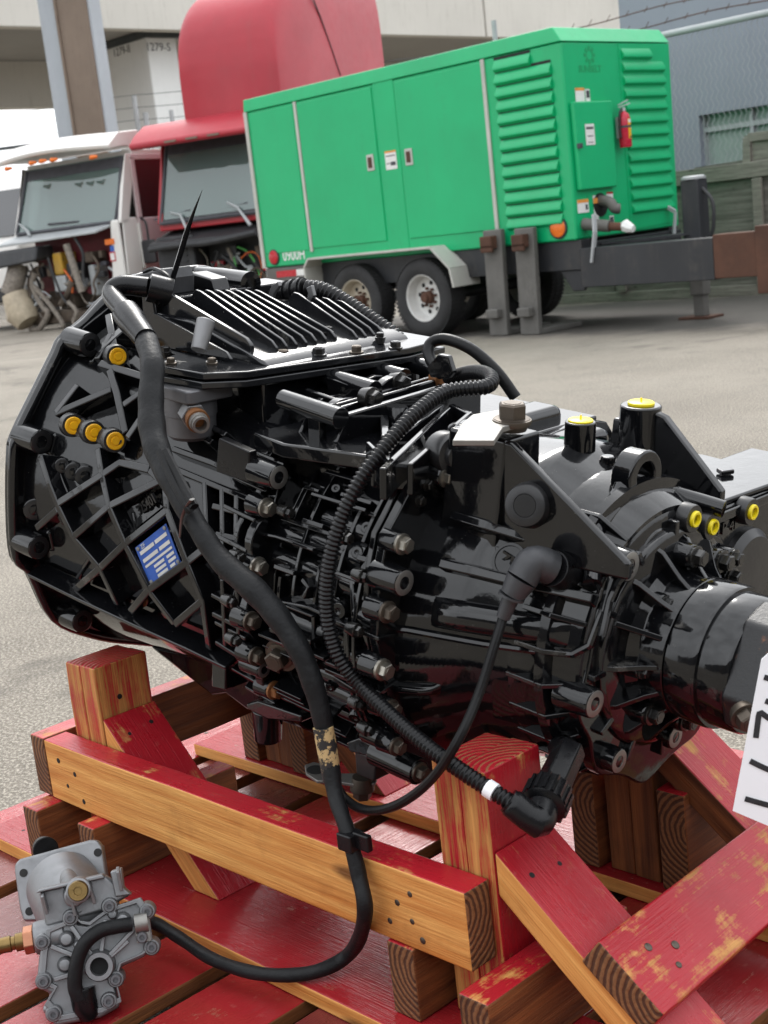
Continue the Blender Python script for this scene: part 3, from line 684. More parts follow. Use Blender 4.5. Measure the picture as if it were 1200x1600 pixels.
# --- rear housing
m = MB(); prof = [(.598, .208)] + [(.60+.01*i, rr_(.60+.01*i)) for i in range(22)] + [(.815, .140), (.817, .08)]
m.lathe(prof, zf=zr, seg=96); m.build('rear_housing', BK, gb)
m = MB()
ribs('side_rib', [[(704, 803), (780, 826), (860, 850), (956, 874)], [(685, 879), (760, 897), (840, 916), (924, 934)]], rr_, .010, .015, .014)
m = MB()
pth = [(575, 975), (600, 980), (640, 985), (700, 996), (756, 1006), (830, 1016), (895, 1022), (922, 1008), (940, 960), (951, 915), (960, 890), (985, 868)]
h = [hit(x, y, rr_, .001)[0] for x, y in px_path(pth, 5)]; m.sweep(h, .0042, 8)
h = [hit(x, y+9, rr_, .0005)[0] for x, y in px_path([(940, 985), (952, 930), (966, 900), (985, 880)], 5)]; m.sweep(h, .0045, 8)
m.build('parting_bead', BK, gb)
def bump_shell(name, pxs, amp, cols=18, rows=10, rf=rr_, mat=BK):   # smooth raised blister whose outline follows the casting
    (ax, ay), (bx, by), wpx = pxs
    dx, dy = bx-ax, by-ay; ln = math.hypot(dx, dy); ux_, uy_ = dx/ln, dy/ln; vs = []; m = MB()
    for i in range(cols+1):
        for j in range(rows+1):
            u = i/cols; v_ = j/rows*2-1; x = ax+dx*u-uy_*wpx*v_; y = ay+dy*u+ux_*wpx*v_
            p, n = hit(x, y, rf, 0); e = (1-abs(v_)**2.2)*(1-abs(2*u-1)**4); vs.append(p+n*(amp*max(0, e)**.6-.002))
    m.add(vs, [(i*(rows+1)+j, (i+1)*(rows+1)+j, (i+1)*(rows+1)+j+1, i*(rows+1)+j+1) for i in range(cols) for j in range(rows)])
    return m.build(name, mat, gb, ang=60)
bump_shell('blister', ((672, 955), (893, 990), 26), .016)
bump_shell('blister', ((612, 1072), (690, 1078), 9), .012)
bump_shell('blister', ((700, 752), (770, 790), 30), .02)
# big plugged boss, emblem, sensor
p = G.pl(820, 790, 1, -.158); d = V((.35, -1, .25))
m = MB().lathe([(-.04, .034), (-.004, .030), (0, .028), (.001, .026), (.001, .016), (-.006, .015), (-.006, .010), (-.003, .009), (-.003, 0)], seg=36)
bo = MB(); bo = m.mesh('plug_boss', MAT['black2']); pb_ = inst(bo, 'plug_boss', p, d, gb, .76); inst(MB().lathe([(-.002, .0158), (.0, .0158), (.0004, .0095), (.0004, 0)], seg=24).mesh('plug_bore', MAT['hole']), 'plug_bore', p+d.normalized()*.0006, d, gb, .74)
p, n = hit(796, 876, rr_, .003)
m = MB().lathe([(-.01, .021), (0, .02), (.002, .019), (.002, .016), (.0006, .0155), (.0006, 0)], seg=32); inst(m.mesh('emblem', BK), 'emblem', p, n+V((.2, 0, 0)), gb)
nn = (n+V((.2, 0, 0))).normalized(); text_obj('ZF', .017, basis(p+nn*.0012, V((1, 0, -.25))-nn*nn.dot(V((1, 0, -.25))), V((0, 0, 1))), BK, 'emblem_text', gb, .0012, bold=.0006)
m = MB(); q = [hit(x, y, rr_, .001)[0] for x, y in [(772, 852), (812, 858), (822, 896), (776, 888)]]; m.prism(q, -n*.006); m.build('emblem_panel', BK, gb, bevel=.002)
m = MB(); m.lathe([(.772, .160), (.774, .172), (.784, .170), (.786, .155)], zf=lambda x: -.014, seg=72); m.build('end_ring', BK, gb)
for a in (118, 131, 144, 158, 171, 184, 197, 210, 222, 235, 248):
    c, s_ = math.cos(math.radians(a)), math.sin(math.radians(a)); z_ = -.014
    m = MB(); m.prism([V((.730, .155*c, z_+.155*s_)), V((.735, .172*c, z_+.172*s_)), V((.784, .172*c, z_+.172*s_)), V((.812, .146*c, z_+.146*s_)), V((.812, .12*c, z_+.12*s_))], V((0, -s_, c))*.006); m.build('end_rib', BK, gb, bevel=.0015)
# mount pads with triangular gussets, near and far
m = MB()
m.hexa([V(c) for c in [(.62, -.155, .06), (.70, -.155, .06), (.70, -.075, .06), (.62, -.075, .06), (.625, -.142, .213), (.705, -.142, .213), (.705, -.085, .213), (.625, -.085, .213)]])
m.prism([V((.70, -.142, .212)), V((.712, -.142, .212)), V((.862, -.142, .118)), V((.862, -.142, .10)), V((.70, -.142, .09))], (0, .010, 0))
m.build('mount_pad', BK, gb, bevel=.004)
m = MB()
m.hexa([V(c) for c in [(.665, .085, .06), (.72, .085, .06), (.72, .14, .06), (.665, .14, .06), (.672, .09, .19), (.715, .09, .19), (.715, .135, .19), (.672, .135, .19)]])
m.cyl((.70, .105, .10), (.70, .105, .208), .026, .024, 28)
m.prism([V((.715, .10, .205)), V((.735, .10, .20)), V((.815, .10, .128)), V((.815, .10, .11)), V((.715, .10, .08))], (0, .012, 0))
m.prism([V((.68, .125, .205)), V((.655, .125, .16)), V((.64, .125, .12)), V((.69, .125, .10))], (0, .01, 0))
m.build('mount_pad', BK, gb, bevel=.003)
m = MB(); m.cyl((.693, .0, .11), (.693, .0, .206), .0185, .0172, 28); m.cyl((.728, .005, .10), (.728, .005, .172), .008, .008, 14); m.build('breather_tower', BK, gb, bevel=.002)
capy = MB().lathe([(-.004, .0155), (.002, .0155), (.003, .014), (.003, 0)], seg=28).mesh('yellow_plug', MAT['yellow2'])
inst(capy, 'yellow_plug', (.693, 0, .2055), (0, 0, 1), gb, .9); inst(capy, 'yellow_plug', (.70, .105, .2085), (0, 0, 1), gb)
m = MB(); fin_ = MB().bar((0, 0, 0), (.012, 0, 0), .002, .006).mesh('plug_tab', MAT['yellow2'])
for c in [(.693, 0, .208), (.70, .105, .211)]: inst(fin_, 'plug_tab', c, (0, 0, 1), gb, .4)
# pale steel plate bolted on the near mount
m = MB()
pp = [(707, 697), (720, 672), (738, 656), (782, 648), (827, 660), (826, 667), (800, 672), (786, 676), (772, 697)]
q = [G.pl(x, y, 2, .222) for x, y in pp]; m.prism(q, (0, 0, .006)); br = m.build('steel_plate', MAT['steel'], gb, bevel=.001); br['label'] = 'bare pale steel plate under a large bolt'
inst(BIG, 'mount_bolt', G.pl(800, 656, 2, .228), (0, 0, 1), gb, .92); inst(wsh, 'mount_washer', G.pl(800, 657, 2, .228), (0, 0, 1), gb, .75)
# lifting eye
m = MB(); n_ = 22; aa = [math.radians(-35+250*i/n_) for i in range(n_+1)]
out_ = [V((.757, .031*math.cos(a), .158+.031*math.sin(a))) for a in aa]; in_ = [V((.757, .0155*math.cos(a), .160+.0155*math.sin(a))) for a in aa]
q = [V((.757, .062, .118))] + out_ + [V((.757, -.062, .118))] + in_[::-1]; nq = len(out_)
vs = out_+in_+[p_+V((.026, 0, 0)) for p_ in out_]+[p_+V((.026, 0, 0)) for p_ in in_]; K_ = nq; fs = []
for i in range(nq-1): fs += [(i, i+1, K_+i+1, K_+i), (2*K_+i, 3*K_+i, 3*K_+i+1, 2*K_+i+1), (i, 2*K_+i, 2*K_+i+1, i+1), (K_+i, K_+i+1, 3*K_+i+1, 3*K_+i)]
fs += [(0, K_, 3*K_, 2*K_), (nq-1, 2*K_+nq-1, 3*K_+nq-1, K_+nq-1)]
m.add(vs, fs); m.build('lifting_eye', BK, gb, bevel=.006, seg=3)
for s__ in (-1, 1):
    m = MB(); m.sweep(smooth([V((.770, s__*.020, .150)), V((.772, s__*.034, .138)), V((.775, s__*.06, .128)), V((.78, s__*.10, .108)), V((.785, s__*.13, .075))], 5), [.014]*6+[.013]*15, 12); m.build('eye_shoulder', BK, gb)
m = MB(); sv = [(.80-.0*i, 0) for i in range(1)]
a0 = [V((.762+.05*t, -.055-.075*t, .13-.05*t)) for t in [i/8 for i in range(9)]]; m.sweep(smooth(a0, 3), [.010]*25, 12); m.build('eye_web', BK, gb); m = MB(); a1_ = [V((.765+.07*t, .055+.02*t, .13-.012*t)) for t in [i/6 for i in range(7)]]; m.sweep(smooth(a1_, 3), [.010]*19, 12); m.build('eye_web', BK, gb)
m = MB()                                                        # shoulder of the rear housing under the eye
m.lathe([(.70, .170), (.745, .172), (.795, .150), (.812, .142)], zf=lambda x: -.010, seg=64); m.build('rear_shoulder', BK, gb)
# --- rear face
def painted_yoke():
    m = NT('rusty_black_yoke'); v = m.coord(); a = m.noise(v, 30, 6, .7); b = m.noise(v, 190, 4, .7)
    f = m.math('MULTIPLY', m.ramp(a, .58, .66), m.ramp(b, .4, .6)); m.set(Base_Color=m.mix(f, (.008, .008, .009, 1), (.16, .06, .025, 1)), Roughness=.42); m.bump(b, .4, .0015); return m.mat
m = MB(); angs = [math.radians(a) for a in (45, 100, 142, 187, 222, 262, 305, 345)]
lobed(.140, .012, angs, .802, .818, .14); m.build('end_flange', BK, gb, bevel=.003)
for (x, y, sc) in [(985, 885, .9), (930, 1100, .85), (1009, 1002, .7), (968, 1190, .75), (1056, 1152, .75)]:
    inst(BS, 'threaded_boss', G.pl(x, y, 0, .834), (1, 0, 0), gb, sc)
m = MB(); m.lathe([(.812, .126), (.823, .124), (.826, .118), (.829, .090), (.838, .080), (.866, .077), (.869, .05)], zf=lambda x: -.014, seg=64)
for a in range(0, 360, 30):
    c, s_ = math.cos(math.radians(a)), math.sin(math.radians(a)); m.bar(V((.816, .09*c, -.018+.09*s_)), V((.816, .138*c, -.018+.138*s_)), .007, .020, (1, 0, 0))
m.build('output_cover', BK, gb, bevel=.0015)
for a in range(10, 360, 24):
    c, s_ = math.cos(math.radians(a)), math.sin(math.radians(a)); z_ = -.014; m = MB(); m.prism([V((.824, .076*c, z_+.076*s_)), V((.862, .076*c, z_+.076*s_)), V((.850, .088*c, z_+.088*s_)), V((.832, .114*c, z_+.114*s_)), V((.824, .118*c, z_+.118*s_))], V((0, -s_, c))*.006); m.build('cover_fin', BK, gb, bevel=.0012)
for (x, y, me, sc) in [(1086, 870, BB, 1.3), (1127, 877, BB, 1.35), (1143, 902, BB, 1.2), (1146, 872, BB, 1.1), (1040, 942, BB, .9), (1017, 1115, BB, 1.3), (1071, 1126, BB, 1.3), (1003, 1050, BB, .8)]:
    bolt(x, y, .846, me, sc*.9, boss=BSb)
m = MB(); m.lathe([(.866, .070), (.869, .0785), (.900, .0785), (.904, .077), (.9045, .0735), (.934, .073), (.938, .071), (.939, .05), (.939, 0)], zf=lambda x: -.014, seg=64); m.build('output_drum', BK, gb)
ym = MB()
yoke_mat = painted_yoke()
sq = [V((.934, .077*math.cos(a), -.014+.077*math.sin(a))) for a in [math.radians(154+45+t+d_) for t in (0, 90, 180, 270) for d_ in (-14, 14)]]
ym.prism(sq, (.07, 0, 0)); ym.build('output_yoke', yoke_mat, gb, bevel=.005)
inst(BIG, 'yoke_bolt', G.pl(1163, 1118, 0, .97), (1, -.6, -.3), gb, .7)
# --- side gearbox (power take-off) on the far side
m = MB(); m.prism([V((.70, .04, .108)), V((.815, .04, .108)), V((.815, .36, .108)), V((.70, .36, .108))], (0, 0, -.15)); m.build('take_off_case', BK, gb, bevel=.006)
m = MB(); m.prism([G.pl(x, y, 2, .108) for x, y in [(1110, 798), (1200, 766), (1300, 740), (1195, 742), (1100, 718), (1042, 712), (1058, 745), (1080, 782)]], (0, 0, .007)); m.build('take_off_lid', BK, gb, bevel=.003)
m = MB(); m.prism([G.pl(x, y, 2, .116) for x, y in [(1118, 738), (1140, 736), (1148, 741), (1128, 744)]], (0, 0, .006)); m.build('lid_tab', BK, gb, bevel=.002)
plug = MB().lathe([(-.006, .0115), (.003, .0115), (.0045, .0105), (.0045, .0075), (.0, .007), (0, 0)], seg=24).mesh('yellow_ring_plug', MAT['yellow2'])
for (x, y) in [(1085, 811), (1113, 823), (1175, 800)]:
    p = G.pl(x, y, 0, .828); inst(bossc, 'plug_boss', p, (1, 0, 0), gb, 1.0); inst(plug, 'yellow_ring_plug', p, (1, 0, 0), gb, .8)
p = G.pl(1172, 892, 0, .826)
m = MB().lathe([(-.03, .052), (-.004, .050), (0, .046), (.004, .042), (.006, 0)], o=p, seg=40); m.build('bearing_cap', MAT['black2'], gb)
m = MB(); m.prism([V((.814, .06, .094)), V((.814, .06, .106)), V((.814, .34, .106)), V((.814, .34, .094))], (.008, 0, 0)); m.build('case_rib', BK, gb, bevel=.002)
text_obj('P 4P', .02, basis(G.pl(1140, 822, 0, .8156), (0, 1, .0), (0, 0, 1)), BK, 'cast_letters', gb, .0015)
# --- under side
m = MB()
q = [G.pl(x, y, 1, -.13) for x, y in [(230, 1010), (330, 1088), (352, 1085), (385, 1110), (470, 1140), (560, 1180), (640, 1195), (690, 1170), (560, 1060), (400, 1040)]]
m.prism(q, (0, .26, 0)); m.build('sump', BK, gb, bevel=.006)
m = MB(); q = [G.pl(x, y, 1, -.17) for x, y in [(330, 1030), (352, 1046), (352, 1080), (330, 1075)]]; m.prism(q, (0, .1, 0)); m.build('sump_pad', BK, gb, bevel=.003)
def block(name, pxs, y, dep, mat=BK, bev=.003):
    m = MB(); m.prism([G.pl(a, b, 1, y) for a, b in pxs], (0, dep, 0)); return m.build(name, mat, gb, bevel=bev)
block('mount_lug', [(384, 1100), (402, 1095), (470, 1118), (470, 1130), (418, 1125), (384, 1108)], -.2, .06)
p = G.pl(418, 1118, 1, -.18); m = MB(); m.cyl(p+V((0, 0, .01)), p+V((0, 0, -.034)), .020, .018, 24); m.build('mount_stud', BK, gb, bevel=.002)
block('mount_lug', [(540, 1160), (560, 1152), (600, 1175), (596, 1190), (545, 1175)], -.19, .05)
block('mount_foot', [(553, 1172), (588, 1186), (585, 1222), (556, 1210)], -.185, .04, MAT['black2'])
m = MB(); q = [G.pl(a, b, 2, G.pl(570, 1222, 1, -.17).z) for a, b in [(476, 1195), (490, 1190), (512, 1196), (530, 1208), (560, 1208), (590, 1215), (586, 1224), (556, 1226), (520, 1220), (496, 1220), (478, 1208)]]
m.prism(q, (0, 0, -.004)); m.build('bracket_strip', MAT['steel'], gb, bevel=.001)
p = G.pl(493, 1203, 2, q[0].z); m = MB().lathe([(-.001, .011), (.0006, .011), (.0007, 0)], o=p, ax=(0, 0, 1), seg=20); m.build('bracket_hole', MAT['hole'], gb)
p = G.pl(566, 1230, 1, -.17); inst(BD, 'bolt', p, (0, 0, -1), gb, 1.2)
for (x, y, ln, r) in [(655, 1206, .07, .016), (622, 1165, .05, .012)]:
    p = G.pl(x, y, 0, .62); m = MB(); m.cyl(p, p-V((ln, 0, 0)), r, r*1.05, 20); m.build('bolt_column', BK, gb, bevel=.001)
# lower ribbed frame
m = MB()
for px in [[(330, 960), (380, 985)], [(345, 905), (350, 1010)], [(368, 920), (372, 1015)], [(335, 1005), (375, 1030)], [(350, 860), (345, 905)], [(330, 870), (345, 905)]]:
    ribs('frame_rib', [px], rb, .007, .03, .002)
for px in [[(540, 985), (545, 1070)], [(548, 905), (552, 985)], [(520, 1060), (560, 1085)], [(556, 870), (590, 880)], [(550, 930), (585, 940)], [(548, 985), (580, 990)]]:
    ribs('frame_rib', [px], rm, .007, .03, 0)
MAT['cover'] = black_paint('black_cover_paint', 1.0, (.010, .0105, .012, 1), .05, .2)
# --- control unit on top of the bell: finned cover, wall plates, filter canister, plugs
m = MB()
pp = [(.0, -.13), (.15, -.15), (.185, -.215), (.275, -.20), (.305, -.155), (.345, .09), (.335, .17), (.0, .17)]
m.prism([V((x, y, .208)) for x, y in pp], (0, 0, .009)); m.prism([V((x*.985+.004, y*.985, .219)) for x, y in pp], (0, 0, .009)); m.build('cover_flange', MAT['cover'], gb, bevel=.002)
m = MB(); m.box((.03, -.125, .10), (.30, .14, .210)); m.build('control_base', BK, gb, bevel=.006)
m = MB(); m.prism([V((.07, -.118, .226)), V((.07, -.118, .268)), V((.15, -.118, .266)), V((.27, -.118, .238)), V((.292, -.118, .233)), V((.302, -.118, .226))], (0, .255, 0)); m.build('finned_cover', MAT['cover'], gb, bevel=.004)
def fin(y, x0, x1, z0, z1, w=.0042):
    m = MB(); m.prism([V((x0-.008, y, z0-.045)), V((x0-.006, y, z0-.010)), V((x0+.004, y, z0)), V((x0+.014, y, z0-.001)), V((x1-.01, y, z1+.004)), V((x1, y, z1-.004)), V((x1, y, .232))], (0, w, 0)); m.build('cooling_fin', MAT['cover'], gb, bevel=.0012)
for k in range(7):
    p = G.pl(302+15.4*k, 452, 0, .105); e = G.pl(413+22*k, 522+.5*k, 0, .285)
    fin(p.y, .105, .272, p.z, .246)
for k in range(4): fin(.055+.016*k, .15+.012*k, .28, .285-.004*k, .242)
fin(-.112, .055, .262, .304, .252, .006); fin(-.135, .085, .25, .272, .236, .005)
m = MB(); m.prism([V((.05, -.125, .22)), V((.05, -.125, .300)), V((.075, -.125, .303)), V((.085, -.125, .22))], (0, .006, 0)); m.box((.02, -.10, .21), (.07, .12, .285)); m.build('end_wall', MAT['cover'], gb, bevel=.004)
m = MB(); a_ = G.pl(310, 548, 1, -.165); b_ = G.pl(322, 500, 1, -.145); m.cyl(a_, b_, .010, .012, 18); m.build('vent_pipe', MAT['alu_mid'], gb, bevel=.002)
for (x, y, z, me, sc) in [(258, 545, .229, BB, .8), (267, 562, .229, BD, .7), (318, 545, .229, BB, .8), (331, 562, .229, BD, .7), (283, 530, .234, BR, 1.2), (395, 558, .228, BB, 1), (442, 553, .228, BD, 1), (498, 549, .228, BB, 1), (557, 545, .228, BD, .9), (618, 538, .228, BB, .9), (382, 521, .246, BB, .8), (436, 521, .244, BB, .8), (453, 513, .244, BB, .8), (512, 514, .244, BB, .8), (594, 522, .236, BB, .7), (394, 523, .246, BB, .55)]:
    p = G.pl(x, y+6, 2, z); inst(me, 'bolt', p, (0, 0, 1), gb, sc*.85)
m = MB(); 
for (x, y) in [(258, 556), (267, 574), (318, 556), (331, 574)]:
    p = G.pl(x, y, 2, .222); m = MB(); m.cyl(p-V((0, 0, .01)), p+V((0, 0, .008)), .008, .0075, 14); m.build('bolt_sleeve', MAT['alu_mid'], gb)
m = MB(); c = G.pl(297, 625, 1, -.185); c.z = .172
m.lathe([(.138, .004), (.138, .026), (.143, .031), (.168, .032), (.169, .0335), (.192, .0335)], o=V((c.x, c.y, 0)), ax=(0, 0, 1), seg=36); m.build('filter_canister', MAT['alu_dark'], gb)
m = MB(); m.prism([V((c.x+u, c.y+v_, .190)) for u, v_ in [(-.042, -.034), (.038, -.034), (.042, -.028), (.042, .036), (-.042, .036)]], (0, 0, .0175)); m.build('filter_head', MAT['alu_dark'], gb, bevel=.003)
p = V((c.x+.026, c.y-.018, c.z+.004)); d = V((.92, -.38, -.12)).normalized()
m = MB(); m.cyl(p-d*.005, p+d*.016, .017, .017, 6); m.build('fitting_nut', MAT['alu_mid'], gb, bevel=.001)
m = MB(); m.lathe([(0, .013), (.010, .013), (.011, .0145), (.018, .0145)], o=p+d*.013, ax=d, seg=24); m.build('fitting_ring', MAT['rust_bolt'], gb)
m = MB(); m.lathe([(0, .0125), (.012, .012), (.0125, .0105), (.018, .0105), (.018, .0075), (.004, .007), (.004, 0)], o=p+d*.026, ax=d, seg=24); m.build('fitting_nipple', MAT['steel'], gb)
# upper casting seen behind the fins
m = MB(); a_ = G.pl(250, 430, 1, .02); b_ = G.pl(350, 437, 1, .06); e_ = G.pl(392, 443, 1, .05)
m.sweep([a_, (a_+b_)/2+V((0, 0, .003)), b_, e_], [.010, .014, .017, .017], 16); m.lathe([(0, .017), (.001, .009), (-.01, .008), (-.01, 0)], o=e_, ax=(e_-b_), seg=18); m.build('rear_pipe', BK, gb)
m = MB(); q = [G.pl(x, y, 1, -.02) for x, y in [(258, 446), (262, 428), (300, 426), (330, 436), (336, 458), (300, 470)]]; m.prism(q, (0, .03, 0)); m.build('rear_bracket', BK, gb, bevel=.004)
m = MB(); q = [G.pl(x, y, 1, -.085) for x, y in [(192, 436), (252, 420), (258, 436), (258, 462), (204, 458)]]; m.prism(q, (0, .05, 0)); m.build('wall_cap', MAT['grey_plastic'], gb, bevel=.002)
# round plug elbow with the big loom
K0 = G.pl(268, 458, 1, -.10); K1 = G.pl(232, 449, 1, -.125); K2 = G.pl(190, 446, 1, -.15); K3 = G.pl(175, 460, 1, -.165); K4 = G.pl(196, 488, 1, -.185); K5 = G.pl(214, 512, 1, -.20); K6 = G.pl(228, 530, 1, -.21)
m = MB(); m.sweep([K0, K1], [.019, .019], 22); m.build('plug_socket', MAT['plastic'], gb, bevel=.001)
m = MB(); m.sweep(smooth([K1, K2, K3, K4], 6), [.0135]*19, 18); m.build('plug_elbow', MAT['plastic'], gb)
m = MB(); m.sweep([K4, K4.lerp(K5, .08), K4.lerp(K5, .6), K5, K6], [.0135, .0185, .0185, .016, .0145], 22); m.build('plug_collar', MAT['plastic'], gb)
for t_ in (-.3, .3):
    pass
m = MB(); a_ = G.pl(262, 441, 1, -.12); 
tie = smooth([G.pl(268, 440, 1, -.08), G.pl(280, 402, 1, -.08), G.pl(296, 350, 1, -.085), G.pl(316, 297, 1, -.09)], 6)
m.sweep(tie, [.0042]*10+[.0042-.0005*i for i in range(9)], 6, flat=.9); zt = m.build('cable_tie_tail', MAT['plastic'], gb); zt['label'] = 'long black cable tie tail standing up'
m = MB(); m.sweep(smooth([G.pl(225, 425, 1, -.08), G.pl(240, 420, 1, -.08), G.pl(258, 428, 1, -.085), G.pl(270, 441, 1, -.085)], 5), .003, 6); m.build('wire_loop', MAT['rubber'], gb)
# gland and corrugated hose leaving the back of the cover
h0 = G.pl(440, 460, 1, .09); h1 = G.pl(478, 452, 1, .10)
m = MB(); m.sweep([G.pl(430, 468, 1, .09), h0, h1], [.017, .0165, .016], 18); 
for t_ in (.2, .5, .8): m.sweep([h0.lerp(h1, t_), h0.lerp(h1, t_+.1)], .0185, 18)
m.build('hose_gland', MAT['plastic'], gb)
def corrugated(name, path, r, amp, step, mat, seg=12):
    q = resample(path, step); m = MB(); m.sweep(q, [r+(amp if (i % 4) in (1, 2) else -amp) for i in range(len(q))], seg)
    return m.build(name, mat, gb, ang=80)
hp = smooth([h1, G.pl(505, 456, 1, .11), G.pl(540, 475, 1, .12), G.pl(580, 502, 1, .13), G.pl(618, 530, 1, .14), G.pl(640, 560, 1, .15)], 10)
corrugated('corrugated_hose', hp, .0125, .0016, .0017, MAT['plastic'])
m = MB(); q = [G.pl(x, y, 1, .06) for x, y in [(418, 462), (424, 446), (434, 440), (436, 447), (428, 458), (424, 470)]]; m.prism(q, (0, .006, 0)); m.build('hose_clip', MAT['alu_mid'], gb, bevel=.001)
m = MB(); q = [G.pl(x, y, 1, .07) for x, y in [(468, 478), (482, 462), (478, 450), (486, 446), (490, 462), (476, 486)]]; m.prism(q, (0, .006, 0)); m.build('hose_clip', MAT['alu_mid'], gb, bevel=.001)
# conduit over the middle
cp = smooth([G.pl(x, y, 1, yy) for x, y, yy in [(700, 590, .03), (740, 581, .0), (766, 588, -.03), (760, 604, -.06), (700, 612, -.10), (650, 645, -.15), (600, 700, -.20), (560, 755, -.235), (530, 820, -.255), (513, 890, -.265), (511, 960, -.265), (527, 1022, -.26), (560, 1068, -.25), (610, 1117, -.258), (670, 1168, -.268), (735, 1214, -.268), (800, 1255, -.262)]], 10)
corrugated('corrugated_conduit', cp, .0078, .0011, .0013, MAT['plastic'], 10)
m = MB(); i0 = int(len(cp)*.955); tp_ = [cp[min(len(cp)-1, int(len(cp)*f_))] for f_ in (.958, .966, .974)]
m.sweep(tp_, .0094, 12); m.build('white_tape', MAT['white_paper'], gb)
hs_ = smooth([G.pl(x, y, 1, yy) for x, y, yy in [(690, 585, .04), (672, 560, .05), (672, 538, .06), (695, 530, .07), (735, 545, .08), (775, 580, .09), (806, 622, .10)]], 8)
m = MB(); m.sweep(hs_, .0075, 12); m.build('rubber_hose', MAT['rubber'], gb)
m = MB(); q = [G.pl(x, y, 1, -.01) for x, y in [(665, 575), (684, 553), (700, 556), (708, 582), (700, 592), (672, 590)]]; m.prism(q, (0, .008, 0)); m.build('hose_bracket', BK, gb, bevel=.002)
# lower right plug
k0 = cp[-1]; k1 = G.pl(838, 1283, 1, -.25); k2 = G.pl(858, 1240, 1, -.21); k3 = G.pl(884, 1185, 1, -.165)
m = MB(); m.sweep(smooth([k0-(k1-k0)*.15, k0, k1, k1.lerp(k2, .45)], 5), [.013]*5+[.0145]*5+[.0165]*6, 16); m.build('plug_elbow', MAT['plastic'], gb)
m = MB(); d = (k2-k1).normalized(); a_ = k1.lerp(k2, .45)
ph = [a_, a_+d*.004, a_+d*.030, a_+d*.034]; m.sweep(ph, [.0165, .0225, .0225, .019], 24); nut = m.build('plug_ring', MAT['plastic'], gb)
gr = MB().bar((0, 0, 0), (.024, 0, 0), .003, .004).mesh('grip', MAT['plastic'])
for i in range(16):
    an = 2*PI*i/16; e1 = d.cross(V((0, 1, 0))).normalized(); e2 = d.cross(e1); inst(gr, 'grip', a_+d*.005+(e1*math.cos(an)+e2*math.sin(an))*.0226, d, nut, roll=0)
m = MB(); b_ = a_+d*.034; m.sweep([b_, b_+d*.012, k3, k3+(k3-k2)*.3], [.0165, .0185, .0175, .0175], 6, ph=.3); m.build('plug_body', MAT['plastic'], gb, bevel=.002)
b2 = hit(872, 1140, rr_, -.03)[0]; m = MB(); m.sweep([k3, k3.lerp(b2, .5), b2], [.017, .016, .016], 16); m.build('plug_socket', MAT['plastic'], gb)
# speed sensor elbow and its thin cable
s0 = hit(885, 898, rr_, .0)[0]; s1 = hit(862, 888, rr_, .03)[0]; s2 = hit(834, 878, rr_, .045)[0]; s3 = hit(815, 905, rr_, .046)[0]; s4 = hit(800, 930, rr_, .044)[0]; s5 = hit(786, 965, rr_, .04)[0]
m = MB(); m.sweep([s0+(s0-s1)*.4, s0, s1], [.023, .020, .019], 20); m.build('sensor_socket', MAT['plastic'], gb, bevel=.001)
m = MB(); m.sweep(smooth([s1, s2, s3], 6), [.0175]*4+[.0165]*9, 18); m.sweep([s3, s4], [.0165, .0125], 18); m.build('sensor_elbow', MAT['grey_plastic'], gb)
m = MB(); m.sweep([s4, s4.lerp(s5, .1), s4.lerp(s5, .12), s5], [.014, .014, .009, .0072], 16); m.build('sensor_strain_relief', MAT['grey_plastic'], gb)
sc_ = smooth([s5, G.pl(772, 1010, 1, -.215), G.pl(748, 1085, 1, -.24), G.pl(715, 1158, 1, -.275), G.pl(670, 1222, 1, -.282), G.pl(615, 1260, 1, -.28), G.pl(565, 1264, 1, -.275), G.pl(530, 1235, 1, -.272), G.pl(516, 1180, 1, -.27)], 8)
m = MB(); m.sweep(sc_, .0052, 10); m.build('sensor_cable', MAT['rubber'], gb)
# --- main loom, running from the top plug down to the clutch actuator
lp = [(228, 530, .085, .0145), (238, 570, .060, .0145), (236, 620, .040, .0155), (238, 670, .022, .0165), (250, 715, .008, .0155), (275, 765, -.002, .014), (310, 825, -.006, .0125), (345, 875, -.004, .0135), (395, 920, .002, .015), (435, 965, .008, .014), (470, 1020, .012, .0128), (494, 1085, .014, .0118), (508, 1145, .014, .0105), (516, 1195, .012, .0105), (525, 1245, .004, .0092), (543, 1300, -.008, .0088), (560, 1365, -.014, .0088), (570, 1430, -.02, .0088)]
pts = [(L.pl(x, y, 1, yy), r) for x, y, yy, r in lp] + [(L.pl(x, y, 2, zz), r) for x, y, zz, r in [(548, 1488, .240, .0085), (490, 1519, .223, .0082), (410, 1522, .2215, .008), (335, 1500, .2215, .0078), (280, 1465, .226, .0078), (240, 1442, .238, .0078), (205, 1440, .258, .0076)]]
ctr = smooth([p for p, r in pts], 8); rad = []
for i in range(len(pts)-1): rad += [pts[i][1]+(pts[i+1][1]-pts[i][1])*j/8 for j in range(8)]
rad.append(pts[-1][1]); rad = [r*(1+.03*math.sin(i*.9)) for i, r in enumerate(rad)]
loom = thing('cable_loom', 'thick black taped cable looping from the gearbox plug to the aluminium actuator', 'cable', L.M)
m = MB(); m.sweep(ctr, rad, 14); m.build('sleeve', MAT['tape'], loom)
m = MB(); pe = [L.pl(x, y, 1, yy) for x, y, yy in [(250, 705, -.009), (270, 750, -.016), (292, 790, -.020), (300, 800, -.018)]]; m.sweep(smooth(pe, 5), .0055, 8); pe2 = [L.pl(x, y, 1, yy) for x, y, yy in [(258, 705, -.006), (282, 752, -.012), (304, 792, -.018)]]
m.build('inner_wire', MAT['rubber'], loom); m = MB(); m.sweep(smooth(pe2, 5), .0055, 8); m.build('inner_wire', MAT['rubber'], loom)
m = MB(); m.sweep([L.pl(x, y, 1, .012) for x, y in [(505, 1136), (511, 1170), (519, 1218)]], [.0118, .0116, .0108], 14)
